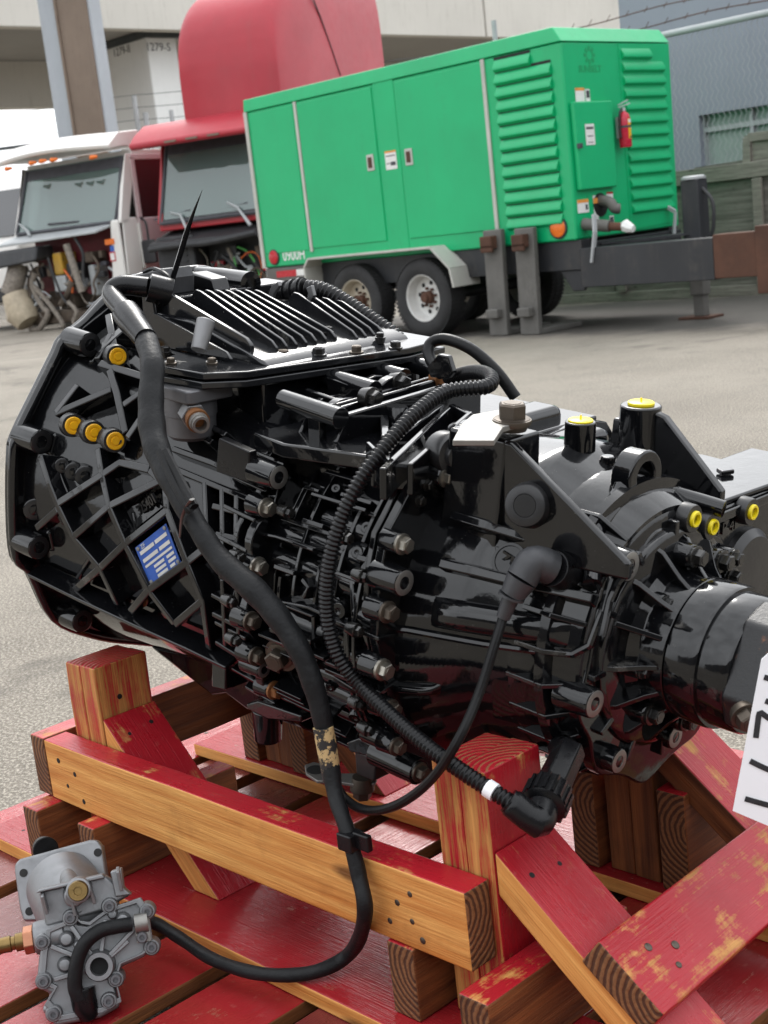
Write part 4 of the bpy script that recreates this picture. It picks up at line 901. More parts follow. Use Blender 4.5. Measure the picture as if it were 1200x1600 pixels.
tapeworn = NT('worn_tape'); v_ = tapeworn.coord(); tapeworn.set(Base_Color=tapeworn.mix(tapeworn.ramp(tapeworn.noise(v_, 70, 5, .7), .47, .52), (.02, .02, .02, 1), (.5, .36, .17, 1)), Roughness=.6)
m.build('worn_tape_wrap', tapeworn.mat, loom)
m = MB(); p = L.pl(549, 1312, 1, -.009); m.box(p+V((-.011, -.012, -.010)), p+V((.011, .010, .010))); m.box(p+V((.006, -.004, -.007)), p+V((.03, .004, .012))); m.build('cable_clip', MAT['plastic'], loom, bevel=.002)
silver = [L.pl(x, y, 1, -.022) for x, y in [(300, 780), (290, 795), (284, 812), (281, 840)]]
m = MB(); m.sweep(smooth(silver, 4), [.004-.0002*i for i in range(13)], 6, flat=.4); m.build('tape_shred', MAT['steel'], loom)

# ------------------------------------------------------------------ clutch actuator lying on the pallet
# its face looks up towards the camera: frame built from the photo on a plane through the deck
ac = L.pl(150, 1480, 2, .271)
q0 = L.pl(60, 1330, 2, .30)
AX = V((.62, -.40, .30)).normalized()            # face normal
vx = V((.72, .69, -.10)); vx = (vx-AX*vx.dot(AX)).normalized(); vy = AX.cross(vx)
act = thing('clutch_actuator', 'small cast aluminium actuator with ribbed cover lying on the red pallet', 'actuator', L.M)
AL = MAT['alu']
def face(px, py, h=0.0): return L.plane(px, py, ac+AX*h, AX)
def fq(px, h=0.0): return [face(x, y, h) for x, y in px]
outl = [(72, 1452), (118, 1432), (126, 1438), (140, 1440), (160, 1425), (172, 1418), (190, 1412), (220, 1402), (232, 1420), (240, 1478), (225, 1490), (190, 1505), (182, 1530), (190, 1565), (160, 1582), (92, 1595), (70, 1570), (84, 1545), (62, 1535), (66, 1490)]
m = MB(); m.prism(fq(outl, -.044), AX*.042); m.build('cover_body', AL, act, bevel=.004)
m = MB(); q = fq(outl, 0.0); q2 = fq([(150+(x-150)*.9, 1495+(y-1495)*.9) for x, y in outl], 0.0); n = len(q)
vs = [p-AX*.006 for p in q]+[p+AX*.004 for p in q]+[p+AX*.004 for p in q2]+[p-AX*.006 for p in q2]
m.add(vs, [(a*n+i, a*n+(i+1) % n, ((a+1) % 4)*n+(i+1) % n, ((a+1) % 4)*n+i) for a in range(4) for i in range(n)]); m.build('cover_lip', AL, act, bevel=.0015)
hub = face(156, 1508, .0); m = MB(); m.lathe([(-.01, .020), (.012, .0165), (.016, .0155), (.016, .0105), (.002, .010)], o=hub, ax=AX, seg=32); m.build('hub', AL, act); m = MB(); m.lathe([(.002, .0101), (.0025, 0)], o=hub, ax=AX, seg=24); m.build('hub_bore', MAT['hole'], act)
for (x, y) in [(80, 1478), (112, 1447), (165, 1437), (220, 1440), (200, 1470), (85, 1530)]:
    a_ = hub; b_ = face(x, y, 0); m = MB(); dd = (b_-a_).normalized(); m.bar(a_+dd*.014+AX*.003, b_+AX*.0, .005, .012, AX); m.build('cover_rib', AL, act, bevel=.001)
for (x, y, s_) in [(104, 1467, 1), (102, 1507, 1), (192, 1437, 1), (176, 1428, .7), (122, 1476, .6)]:
    m = MB(); m.lathe([(-.006, .010*s_), (.002, .009*s_), (.006, .006*s_), (.007, 0)], o=face(x, y, 0), ax=AX, seg=20); m.build('dome', AL, act)
scr = MB().lathe([(-.004, .0068), (.007, .0065), (.008, .0055), (.008, .003), (.005, .0028), (.005, 0)], seg=14).mesh('screw', MAT['alu_dark'])
ear = MB().lathe([(-.03, .0105), (-.002, .0098), (0, .0085), (0, 0)], seg=20).mesh('screw_ear', AL)
for (x, y) in [(110, 1434), (171, 1416), (230, 1424), (66, 1472), (237, 1480), (68, 1533), (181, 1530), (170, 1564), (84, 1584)]:
    inst(ear, 'screw_ear', face(x, y, .005), AX, act); inst(scr, 'screw', face(x, y, .006), AX, act)
# cylinder body behind the cover and the square flange
fc = face(112, 1408, -.03) ; BX = -AX
body0 = face(150, 1455, -.02); body1 = face(150, 1455, -.03)+V((-.10, .05, .02))
sqf = L.pl(90, 1362, 2, .291); SX = V((.55, -.55, .42)).normalized()
def sf(px, py, h=0.0): return L.plane(px, py, sqf+SX*h, SX)
fl_ = [(22, 1350), (30, 1342), (140, 1312), (152, 1312), (160, 1322), (168, 1378), (160, 1400), (60, 1440), (36, 1440), (30, 1420), (22, 1362)]
m = MB(); m.prism([sf(x, y) for x, y in fl_], -SX*.014); m.build('square_flange', AL, act, bevel=.004, seg=3)
m = MB(); c0 = sf(98, 1384, -.004); c1 = face(140, 1470, -.018)
m.sweep([c0, c0.lerp(c1, .35), c0.lerp(c1, .75), c1], [.046, .046, .043, .040], 40); m.build('cylinder_body', AL, act)
m = MB(); m.cyl(sf(72, 1328, -.02), sf(68, 1324, -.035), .017, .015, 28); m.build('rubber_boot', MAT['rubber'], act, bevel=.002)
for (x, y) in [(37, 1364), (153, 1332), (46, 1424)]:
    m = MB(); m.lathe([(.0, .0052), (.0012, .0052), (.0013, 0)], o=sf(x, y, 0), ax=SX, seg=16); m.build('flange_hole', MAT['hole'], act)
m = MB(); m.bar(sf(92, 1338, .0)+SX*.002, sf(104, 1368, .012), .004, .006, SX); m.build('seam_rib', AL, act, bevel=.001)
m = MB(); m.sweep([sf(103, 1362, .02), face(116, 1402, .018)], [.011, .012], 18); m.build('port_tower', AL, act, bevel=.003)
pb = face(122, 1392, .028); m = MB(); m.lathe([(-.01, .0125), (.002, .0115), (.004, .0105), (.004, .005), (.001, .0045), (.001, 0)], o=pb, ax=AX, seg=24); m.build('brass_plug', MAT['brass'], act)
m = MB(); m.lathe([(-.03, .015), (-.004, .0142), (-.003, .0125)], o=pb, ax=AX, seg=24); m.build('plug_port', AL, act)
m = MB(); q = [face(x, y, .012) for x, y in [(56, 1396), (60, 1390), (160, 1366), (164, 1372)]]; m.prism(q, -AX*.03); m.build('support_wall', AL, act, bevel=.0015)
for (a, b) in [((66, 1396), (74, 1424)), ((108, 1386), (118, 1428)), ((138, 1380), (148, 1408)), ((184, 1358), (190, 1388))]:
    m = MB(); m.bar(face(*a, .010), face(*b, .004), .004, .022, AX); m.build('support_rib', AL, act, bevel=.001)
m = MB(); q = [face(x, y, .006) for x, y in [(172, 1362), (190, 1356), (194, 1388), (206, 1398), (180, 1402)]]; m.prism(q, -AX*.03); m.build('side_ear', AL, act, bevel=.002)
m = MB(); q = [face(x, y, -.002) for x, y in [(60, 1392), (164, 1368), (205, 1398), (160, 1424), (72, 1450)]]; m.prism(q, -AX*.03); m.build('shoulder', AL, act, bevel=.004)
# air fitting on the left
a0 = face(62, 1465, -.018); dl = (face(0, 1478, -.018)-a0).normalized()
m = MB(); m.cyl(a0-dl*.03, a0+dl*.006, .020, .019, 24); m.build('air_port', AL, act, bevel=.003)
m = MB(); m.cyl(a0+dl*.006, a0+dl*.018, .0165, .0165, 6); m.build('port_nut', MAT['copper'], act, bevel=.0015)
m = MB(); m.lathe([(.018, .0105), (.027, .0105), (.028, .008), (.032, .008), (.033, .0095), (.05, .009), (.052, .0055), (.065, .0055)], o=a0, ax=dl, seg=24); m.build('port_nipple', MAT['brass'], act)
# cable across its face, clamp and right-angle plug
cpth = smooth([face(205, 1444, .012), face(180, 1448, .016), face(155, 1455, .02), face(132, 1475, .022), face(120, 1505, .02), face(117, 1540, .016), face(124, 1560, .012)], 6)
m = MB(); m.sweep(cpth, .0085, 14); m.build('actuator_cable', MAT['tape'], act)
m = MB(); m.sweep([face(128, 1545, .004), face(133, 1572, .004), face(140, 1588, -.002)], [.015, .0145, .011], 18); m.build('actuator_plug', MAT['plastic'], act, bevel=.001)
m = MB(); cc = face(214, 1441, .012); m.prism([face(x, y, .0105) for x, y in [(208, 1435), (232, 1430), (237, 1470), (214, 1474)]], AX*.0015); m.build('clamp_strap', MAT['steel'], act, bevel=.001)
m = MB(); m.sweep([face(211, 1444, .010), face(231, 1440, .010)], .0112, 18); m.build('clamp_loop', MAT['steel'], act)
inst(scr, 'screw', face(222, 1464, .009), AX, act, 1.0)
# ------------------------------------------------------------------ yard behind: materials
def painted(name, col, var=.16, rough=.35, dirt=.35, dcol=(.16, .13, .10, 1), sc=1.6):
    m = NT(name); v = m.coord(); a = m.noise(v, sc, 6, .6); b = m.noise(v, sc*9, 5, .7)
    c = m.mix(m.ramp(a, .3, .7), tuple(x*(1-var) for x in col[:3])+(1,), col)
    stv = m.n('VectorMath', operation='MULTIPLY'); stv.inputs[1].default_value = (9, 9, .8); m.l(v, stv.inputs[0])
    streak = m.noise(stv.outputs[0], 1.0, 4, .6)
    f = m.math('MULTIPLY', m.math('MULTIPLY', m.ramp(streak, .5, .75), m.ramp(b, .4, .7)), dirt)
    m.set(Base_Color=m.mix(f, c, dcol)); rr = m.n('MapRange', i_3=rough-.08, i_4=rough+.2); m.l(b, rr.inputs['Value']); m.l(rr.outputs[0], m.b.inputs['Roughness'])
    return m.mat
GREEN = painted('green_enamel', (.002, .42, .155, 1), .14, .28, .3, (.03, .22, .10, 1))
GREEN_D = painted('green_enamel_edge', (.003, .31, .105, 1), .15, .35, .2)
CHAS = painted('black_chassis_paint', (.022, .024, .028, 1), .3, .45, .5, (.12, .10, .085, 1))
RUST = painted('rusty_steel', (.10, .042, .024, 1), .5, .75, .6, (.035, .022, .016, 1), 3)
GREYST = painted('worn_grey_steel', (.13, .125, .115, 1), .35, .55, .7, (.05, .045, .04, 1), 4)
TREAD = painted('tread_plate', (.52, .51, .47, 1), .2, .5, .5, (.14, .13, .11, 1), 3)
TYRE = plain('tyre_rubber', (.022, .022, .023, 1), .75, 0, .3, 6, .1)
RIMW = painted('white_wheel', (.62, .62, .60, 1), .1, .45, .5, (.25, .15, .08, 1), 4)
RIMC = painted('cream_wheel', (.50, .45, .36, 1), .15, .5, .7, (.25, .13, .06, 1), 4)
TRUCKR = painted('faded_red_paint', (.42, .028, .045, 1), .2, .38, .25, (.25, .10, .09, 1), 1.1)
TRUCKR2 = painted('red_paint', (.40, .012, .022, 1), .2, .3, .3)
TRUCKW = painted('white_paint', (.72, .70, .67, 1), .08, .35, .35, (.35, .28, .24, 1), 1.2)
TRUCKP = painted('pinkish_white_paint', (.66, .53, .54, 1), .1, .4, .35, (.35, .24, .22, 1), 1.2)
FIREW = painted('dark_red_firewall', (.16, .012, .02, 1), .4, .55, .6, (.03, .02, .02, 1), 2.5)
DKPL = painted('grey_black_plastic', (.025, .026, .029, 1), .3, .5, .6, (.10, .095, .09, 1), 3)
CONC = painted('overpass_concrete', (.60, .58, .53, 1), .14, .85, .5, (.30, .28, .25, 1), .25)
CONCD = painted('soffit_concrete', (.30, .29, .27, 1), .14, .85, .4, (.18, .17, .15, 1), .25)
PIER = painted('pale_concrete', (.80, .81, .80, 1), .1, .8, .35, (.42, .42, .40, 1), .4)
BROWN = painted('weathered_brown_steel', (.20, .155, .12, 1), .25, .8, .7, (.10, .075, .06, 1), .8)
BLUEG = painted('blue_grey_steel', (.36, .39, .42, 1), .12, .6, .4, (.2, .22, .25, 1), .8)
BWALL = painted('blue_grey_wall', (.27, .29, .34, 1), .1, .8, .35, (.20, .21, .24, 1), .5)
GALV = painted('galvanised_steel', (.42, .44, .45, 1), .2, .45, .3, (.2, .2, .2, 1), 3)
DGALV = painted('dark_pipe', (.05, .06, .065, 1), .3, .5, .3)
WOODG = wood('grey_plywood', srgb(134, 130, 122), srgb(88, 84, 78), grain=.5); WOODB = wood('grey_timber', srgb(146, 141, 132), srgb(108, 103, 95))
ORANGE = plain('orange_lens', (.75, .16, .012, 1), .25, 0, .15, 30); REDL = plain('red_lens', (.45, .01, .02, 1), .25, 0, .15, 30)
STICK = plain('white_sticker', (.72, .72, .70, 1), .5, 0, .1, 40); STICKO = plain('orange_sticker', (.7, .27, .05, 1), .5); INK = plain('ink', (.05, .05, .06, 1), .5)
REDP = plain('extinguisher_red', (.50, .012, .04, 1), .25, 0, .1, 20)
def glass(name, tint=(.16, .24, .225, 1), rough=.03, tr=.5):
    m = NT(name); m.set(Base_Color=tint, Roughness=rough, Transmission_Weight=tr, IOR=1.45); m.b.inputs['Specular IOR Level'].default_value = .9; m.b.inputs['Coat Weight'].default_value = .6; return m.mat
GLASS = glass('windscreen_glass'); GLASSD = glass('dark_side_glass', (.02, .02, .022, 1), .05, .1)
INSIDE = plain('cab_interior', (.05, .055, .055, 1), .8); CREAM = plain('cream_plastic', (.45, .38, .28, 1), .6); AMBER = plain('amber_bowl', (.45, .26, .03, 1), .3)
GHOSE = plain('green_wire', (.08, .35, .08, 1), .5); OHOSE = plain('orange_wire', (.6, .12, .02, 1), .5); YHOSE = plain('yellow_rod', (.6, .42, .05, 1), .5); GHOSE2 = plain('grey_hose', (.22, .19, .16, 1), .7, 0, .4, 20); RUSTM = plain('grimy_metal', (.11, .085, .065, 1), .6, .4, .5, 6)

# ------------------------------------------------------------------ green generator trailer
T = Frame((1.861, 11.56, 0), -.83)
tr = thing('generator_trailer', 'bright green louvred generator on a black two-axle trailer', 'trailer', T.M)
S = lambda x, y, d=0: T.pl(x, y, 1, -d); Fr = lambda x, y, d=0: T.pl(x, y, 0, d)
LX, WY, Z0, Z1 = -4.19, 1.5, .768, 2.367; ZT = Z1+.125
m = MB(); m.box((LX, 0, Z0), (0, WY, Z1)); m.build('enclosure', GREEN, tr, bevel=.02)
m = MB(); m.hexa([V(c) for c in [(LX-.01, -.015, Z1), (.012, -.015, Z1), (.012, WY+.015, Z1), (LX-.01, WY+.015, Z1), (LX-.01, .0, ZT), (-.08, .0, ZT), (-.08, WY, ZT), (LX-.01, WY, ZT)]]); m.build('roof_cap', GREEN, tr, bevel=.008)
m = MB(); a_ = S(380, 178); m.box((LX-.012, -.02, Z0), (LX+.035, -.003, Z1)); m.build('corner_trim', TREAD, tr)
def side_rect(name, x0, x1, z0, z1, d=.012, mat=GREEN, bev=.008, parent=None):
    m = MB(); m.box((x0, -d, z0), (x1, .01, z1)); return m.build(name, mat, parent or tr, bevel=bev)
dX = lambda px, py: S(px, py).x
d1a, d1b = dX(466, 200), dX(592, 250); d2a, d2b = dX(630, 260), dX(766, 220)
zt1 = S(530, 147).z; zb1 = S(550, 382).z
D1 = side_rect('door', d1a+.02, d1b, zb1, zt1); D2 = side_rect('door', d2a, d2b-.02, zb1, zt1)
side_rect('rear_panel', LX+.06, d1a-.05, Z0+.14, zt1, .008); side_rect('centre_post', d1b+.02, d2a-.02, Z0+.02, zt1+.05, .006)
for x in (d1a, d2b): side_rect('piano_hinge', x-.022, x+.016, zb1-.03, zt1+.02, .018, TREAD, .002)
for D, (px, py) in ((D1, (581, 254)), (D2, (641, 245))):
    c = S(px, py); m = MB(); m.box((c.x-.05, -.022, c.z-.075), (c.x+.045, -.008, c.z+.075)); h = m.build('latch', TREAD, D, bevel=.004)
    m = MB(); m.box((c.x-.03, -.026, c.z-.05), (c.x+.025, -.02, c.z+.05)); m.build('latch_pull', RUST, h, bevel=.003)
def sticker(c, u, v, wd, hg, bands, par, ax):
    m = MB(); e = V(ax)*.002
    def R_(u0, u1, v0, v1, mt, k):
        b_ = MB(); b_.prism([c+u*(wd*a)+v*(hg*b)+e*k for a, b in ((u0, v0), (u1, v0), (u1, v1), (u0, v1))], e*.6); return b_.build('sticker_print', mt, s_)
    b_ = MB(); b_.prism([c+u*(wd*a)+v*(hg*b) for a, b in ((-.5, -.5), (.5, -.5), (.5, .5), (-.5, .5))], e); s_ = b_.build('sticker', STICK, par)
    for (u0, u1, v0, v1, mt) in bands: R_(u0, u1, v0, v1, mt, 1)
UX, UZ, UY = V((1, 0, 0)), V((0, 0, 1)), V((0, 1, 0))
c = S(611, 250, .008); sticker(c, UX, UZ, .15, .17, [(-.5, .5, .4, .5, STICKO), (-.4, .4, .2, .26, INK), (-.4, -.1, -.2, -.15, INK), (-.05, .4, -.3, -.1, INK)], tr, (0, -1, 0))
# louvres on the side and on the front
def louvre(o, u, out, ln, hgt, dep, name='louvre'):
    m = MB(); e = V((0, 0, 1)); p = []
    prof = [(0, 0), (dep, -hgt*.55), (dep, -hgt*.78), (0, -hgt)]
    a = [o+out*d_+e*z_ for d_, z_ in prof]; b = [q+u*ln for q in a]
    m.add(a+b, [(0, 1, 2, 3), (7, 6, 5, 4), (0, 4, 5, 1), (1, 5, 6, 2), (2, 6, 7, 3), (3, 7, 4, 0)]); l_ = m.build(name, GREEN, tr, bevel=.004)
    m = MB(); m.prism([o+u*.0+e*.0+out*.001, o+u*ln+out*.001, o+u*ln+e*hgt*.22+out*.001, o+e*hgt*.22+out*.001], out*.002); m.build('slot', MAT['hole'], l_)
ls = S(774, 150).x; le = S(868, 150).x
nl = 13; zs0, zs1 = S(815, 92).z, S(825, 345).z
for i in range(nl):
    z = zs0+(zs1-zs0)*i/(nl-1); ll = (le-ls)*(.68 if i == 0 else 1.0)
    louvre(V((ls+.02, -.001, z+.035)), V((1, 0, 0)), V((0, -1, 0)), ll-.04, .105, .035)
fy0, fy1 = Fr(972, 150).y, Fr(1040, 150).y; zf0, zf1 = Fr(1005, 82).z, Fr(1020, 320).z
for i in range(nl):
    z = zf0+(zf1-zf0)*i/(nl-1)
    louvre(V((.001, fy0+.02, z+.04)), V((0, 1, 0)), V((1, 0, 0)), ((fy1-fy0)*(.72 if i == 0 else 1))-.04, .105, .035)
m = MB(); m.prism([Fr(x, y) for x, y in [(965, 68), (1044, 68), (1059, 345), (985, 360)]], (.006, 0, 0)); m.build('louvre_panel', GREEN, tr, bevel=.003)
m = MB(); q = [Fr(x, y) for x, y in [(889, 160), (949, 158), (958, 292), (901, 298)]]; m.prism(q, (.05, 0, 0)); cd_ = m.build('control_box', GREEN, tr, bevel=.012)
m = MB(); q = Fr(905, 228, .055); m.box(q+V((-.01, -.02, -.02)), q+V((.025, .02, .02))); m.build('lock', INK, cd_, bevel=.004)
c = Fr(922, 210, .0525); sticker(c, UY, UZ, .12, .17, [(-.4, .4, .25, .36, INK), (-.3, .3, -.1, -.05, INK), (-.3, .3, -.4, -.36, INK)], cd_, (1, 0, 0))
for (px, py, wd, hg, bd) in [(906, 148, .12, .11, [(-.5, .5, .3, .5, STICKO)]), (918, 149, .06, .10, [(-.3, .4, -.2, .4, INK)]), (911, 322, .15, .11, [(-.5, .5, .25, .5, STICKO), (.2, .4, -.3, .1, INK)]), (931, 326, .06, .22, [(-.5, .5, .2, .4, STICKO)]), (953, 312, .09, .13, [(-.5, .5, .38, .5, REDL)]), (956, 347, .06, .11, [(-.4, .4, -.4, .4, INK)])]:
    c = Fr(px, py, .002); sticker(c, UY, UZ, wd, hg, bd, tr, (1, 0, 0))
text_obj('SUNBELT', .075, Matrix.Translation(Fr(922, 108, .0012)) @ basis((0, 0, 0), (0, 1, 0), (0, 0, 1)), GREEN_D, 'faded_lettering', tr, .0006, 1.0, .003)
m = MB(); cc = Fr(921, 86, .001)
for k_ in range(8):
    an = k_*PI/4; m = MB(); m.bar(cc+V((0, .035*math.cos(an), .035*math.sin(an))), cc+V((0, .075*math.cos(an), .075*math.sin(an))), .03, .003, (1, 0, 0)); m.build('faded_sun_mark', GREEN_D, tr)
text_obj('0900H', .155, Matrix.Translation(S(459, 399, .002)) @ basis((0, 0, 0), (1, 0, 0), (0, 0, 1)), STICK, 'fleet_number', tr, .001, .85, .002)
# lamps
def disc(name, c, ax, r, mat, par, rim=CHAS):
    m = MB(); m.lathe([(0, r*1.12), (.012, r*1.1), (.014, r)], o=c, ax=ax, seg=24); h = m.build(name+'_housing', rim, par); m = MB(); m.lathe([(.006, r*.98), (.02, r*.9), (.028, r*.5), (.03, 0)], o=c, ax=ax, seg=24); m.build(name, mat, h)
disc('tail_lamp', S(429, 402), (0, -1, 0), .075, REDL, tr); disc('marker_lamp', S(873, 356), (0, -1, 0), .085, ORANGE, tr)
# chassis
m = MB(); m.box((LX, .03, .52), (.02, .16, Z0)); m.box((LX, WY-.16, .52), (0, WY-.03, Z0)); m.build('chassis_rail', CHAS, tr, bevel=.006)
m = MB(); m.box((LX+.02, .0, .55), (LX+.75, .02, Z0-.01)); m.build('rear_skirt', GREYST, tr, bevel=.004)
m = MB(); c0, c1 = S(433, 429, .004), S(464, 427, .004); m.prism([S(x, y, .002) for x, y in [(432, 424), (463, 421), (464, 431), (433, 434)]], (0, -.003, 0)); m.build('red_reflector', REDL, tr)
m = MB(); m.prism([S(x, y, .002) for x, y in [(463, 421), (485, 419), (486, 429), (464, 431)]], (0, -.003, 0)); m.build('white_reflector', STICK, tr)
m = MB(); bz0 = S(960, 447).z; bz1 = S(960, 384).z; xe = S(1200, 380).x
m.box((.0, .02, bz0), (1.30, .17, bz1)); m.build('drawbar', CHAS, tr, bevel=.008)
m = MB(); m.box((1.30, .02, bz0+.01), (1.75, .17, bz1+.02)); m.box((1.68, .0, bz0-.12), (2.05, .19, bz1+.06)); m.build('drawbar_nose', RUST, tr, bevel=.008)
m = MB(); m.box((-.01, .17, .58), (.05, WY-.05, .74)); m.build('front_crossmember', CHAS, tr, bevel=.006)
jk = T.I @ ground_at(1097, 497); jy = jk.y
m = MB(); m.bar((.05, 1.3, (bz0+bz1)/2), (jk.x-.2, .3, (bz0+bz1)/2), .12, .2); m.build('drawbar_leg', CHAS, tr, bevel=.006)
jt = T.pl(1100, 278, 1, jy)
m = MB(); m.box((jk.x-.085, jy-.075, bz0+.1), (jk.x+.085, jy+.075, jt.z)); m.build('jack_tower', CHAS, tr, bevel=.01)
m = MB(); m.lathe([(0, .1), (.02, .1), (.03, .08), (.03, 0)], o=V((jk.x, jy, jt.z)), ax=(0, 0, 1), seg=20); m.build('jack_cap', GALV, tr)
m = MB(); m.box((jk.x-.065, jy-.06, .20), (jk.x+.065, jy+.06, bz0+.12)); m.box((jk.x-.05, jy-.045, .02), (jk.x+.05, jy+.045, .22)); m.build('jack_leg', GREYST, tr, bevel=.008)
m = MB(); m.box((jk.x-.16, jy-.12, .0), (jk.x+.14, jy+.12, .022)); m.build('jack_foot', RUST, tr, bevel=.004)
m = MB(); m.sweep(smooth([V((jk.x+.08, jy, jt.z-.08)), V((jk.x+.17, jy, jt.z-.2)), V((jk.x+.16, jy, jt.z-.42)), V((jk.x+.08, jy, jt.z-.55))], 6), .016, 8); m.build('jack_hose', DKPL, tr)
m = MB(); m.bar((.02, .3, bz1+.015), (jk.x-.05, jy, bz1+.02), .16, .02); m.build('step_plate', CHAS, tr)
p0 = Fr(912, 350); m = MB(); m.cyl(p0, p0+V((.24, .04, -.04)), .05, .05, 18); m.build('drain_pipe', GREYST, tr); m = MB(); m.cyl(p0+V((.22, .04, -.04)), p0+V((.36, .055, -.055)), .035, .035, 16); m.build('drain_nipple', RUST, tr); m = MB()
q = p0+V((.40, .06, -.06)); m.sweep([q+V((-.06, 0, 0)), q+V((-.02, .01, .01)), q+V((.02, 0, -.01)), q+V((.06, 0, -.02))], [.036, .055, .045, .03], 7); m.build('taped_end', STICK, tr)
m = MB(); q = p0+V((.17, -.02, .02)); m.bar(q+V((0, -.05, .05)), q+V((.01, -.07, -.10)), .045, .02, (1, 0, 0)); m.bar(q+V((.01, -.07, -.10)), q+V((-.04, -.07, -.34)), .045, .02, (1, 0, 0)); m.build('valve_lever', GALV, tr, bevel=.004)
q = Fr(938, 320); m = MB(); m.lathe([(0, .10), (.004, .10), (.005, 0)], o=q, seg=24); m.build('port_hole', MAT['hole'], tr); m = MB(); m.sweep(smooth([q+V((-.1, 0, .05)), q+V((.08, .01, .02)), q+V((.13, .02, -.04)), q+V((.16, .05, -.05))], 4), .045, 14); m.build('exhaust_elbow', GREYST, tr)
m = MB(); q = Fr(1040, 322, .01); m.bar(q, q+V((.08, .03, -.06)), .035, .025, (0, 1, 0)); m.bar(q+V((.08, .03, -.06)), q+V((.07, .0, -.26)), .03, .02, (1, 0, 0)); m.build('latch_lever', GALV, tr, bevel=.003)
# fender, wheels
w1 = T.pl(672, 463, 1, 0); w2 = T.pl(566, 462, 1, 0); WR = .365
fz = S(600, 393).z; pth = [(w2.x-.60, .50), (w2.x-.60, fz-.08), (w2.x-.53, fz), (w1.x+.25, fz), (w1.x+.47, fz-.20), (w1.x+.50, S(740, 445).z)]
th = .02
for (xa, za), (xb, zb) in zip(pth[:-1], pth[1:]):
    m = MB(); m.bar((xa, -.02, za), (xb, -.02, zb), .36, th, (0, 0, 1) if abs(xb-xa) > .05 else (1, 0, 0)); m.build('fender', TREAD, tr, bevel=.003)
m = MB(); m.box((w2.x-.55, .16, .45), (w1.x+.5, .17, fz+.05)); m.build('inner_arch', CHAS, tr)
tyre = MB(); tyre.lathe([(-.10, .22), (-.112, .25), (-.118, .30), (-.105, .345), (-.085, .362), (.085, .362), (.105, .345), (.118, .30), (.112, .25), (.10, .22)], ax=(0, -1, 0), seg=48, closed=True)
for i in range(60):
    an = 2*PI*i/60; c, s_ = math.cos(an), math.sin(an)
    for dy in (-.072, .0, .072): tyre.bar(V((.362*c, dy-.03, .362*s_)), V((.362*c, dy+.03, .362*s_)), .022, .012, (c, 0, s_))
tyre = tyre.mesh('tyre', TYRE, 40)
def rim_mesh(mat):
    m = MB(); m.lathe([(-.09, .225), (.095, .225), (.10, .215), (.09, .205), (.03, .195), (.0, .185), (-.01, .15), (.0, .10), (.005, .0)], ax=(0, -1, 0), seg=40); return m.mesh('rim', mat)
rimw, rimc = rim_mesh(RIMW), rim_mesh(RIMC)
hub = MB().lathe([(0, .062), (.05, .058), (.06, .045), (.09, .04), (.095, 0)], ax=(0, -1, 0), seg=20).mesh('hub', RUST); lug = MB().cyl((0, 0, 0), (0, -.03, 0), .014, seg=6).mesh('lug_nut', RUST)
hand = MB().lathe([(-.004, .020), (.0, .022), (.002, 0)], ax=(0, -1, 0), seg=14).mesh('hand_hole', MAT['hole'])
def wheel(x, y, rm_, par):
    e = bpy.data.objects.new('wheel', tyre); COL.objects.link(e); e.parent = par; e.location = (x, y, WR)
    for me, nm in ((rm_, 'rim'), (hub, 'hub')): o = bpy.data.objects.new(nm, me); COL.objects.link(o); o.parent = e
    for i in range(8):
        an = 2*PI*i/8+.2; o = bpy.data.objects.new('lug_nut', lug); COL.objects.link(o); o.parent = e; o.location = (.085*math.cos(an), 0, .085*math.sin(an))
        o = bpy.data.objects.new('hand_hole', hand); COL.objects.link(o); o.parent = e; o.location = (.135*math.cos(an+.39), .0035, .135*math.sin(an+.39))
for x, rm_ in ((w1.x, rimw), (w2.x, rimc)): wheel(x, .0, rm_, tr); wheel(x, WY-.05, rm_, tr)
for x in (w1.x, w2.x): m = MB(); m.cyl((x, .1, WR), (x, WY-.1, WR), .055, seg=14); m.build('axle', CHAS, tr)
m = MB(); m.prism([V((w1.x-.62, .14, .52)), V((w1.x-.2, .14, .52)), V((w1.x-.3, .14, .38)), V((w1.x-.5, .14, .38))], (0, .06, 0)); m.build('spring_hanger', GREYST, tr, bevel=.005)
m = MB(); m.prism([V((-.25, .05, .52)), V((.1, .05, .52)), V((.0, .05, .34)), V((-.12, .05, .34))], (0, .03, 0)); m.build('tie_down_ring', CHAS, tr, bevel=.01)
# extinguisher hung on the front
ec = Fr(976, 200, .08); ex = thing('fire_extinguisher', 'red fire extinguisher with yellow label strapped to the green louvred panel', 'fire extinguisher', T.M @ Matrix.Translation(ec) @ Matrix.Scale(.8, 4) @ Matrix.Translation(-ec))
m = MB(); m.lathe([(-.20, .0), (-.20, .06), (-.19, .066), (.10, .066), (.14, .055), (.165, .025), (.18, .022)], o=ec, ax=(0, 0, 1), seg=28); m.build('cylinder', REDP, ex)
m = MB(); m.lathe([(-.115, .0672), (.09, .0672)], o=ec, ax=(0, 0, 1), seg=14, a0=-1.9, a1=.3); m.build('label', MAT['yellow'], ex)
m = MB(); m.lathe([(.05, .068), (.085, .068)], o=ec, ax=(0, 0, 1), seg=14, a0=-1.8, a1=.2); m.lathe([(-.02, .068), (.035, .068)], o=ec, ax=(0, 0, 1), seg=14, a0=-1.2, a1=.1); m.build('label_print', STICK, ex)
m = MB(); m.lathe([(-.108, .0682), (-.09, .0682)], o=ec, ax=(0, 0, 1), seg=14, a0=-1.7, a1=.1); m.build('label_band', INK, ex)
m = MB(); m.lathe([(.0, .069), (.025, .069)], o=ec, ax=(0, 0, 1), seg=20); m.build('strap', INK, ex)
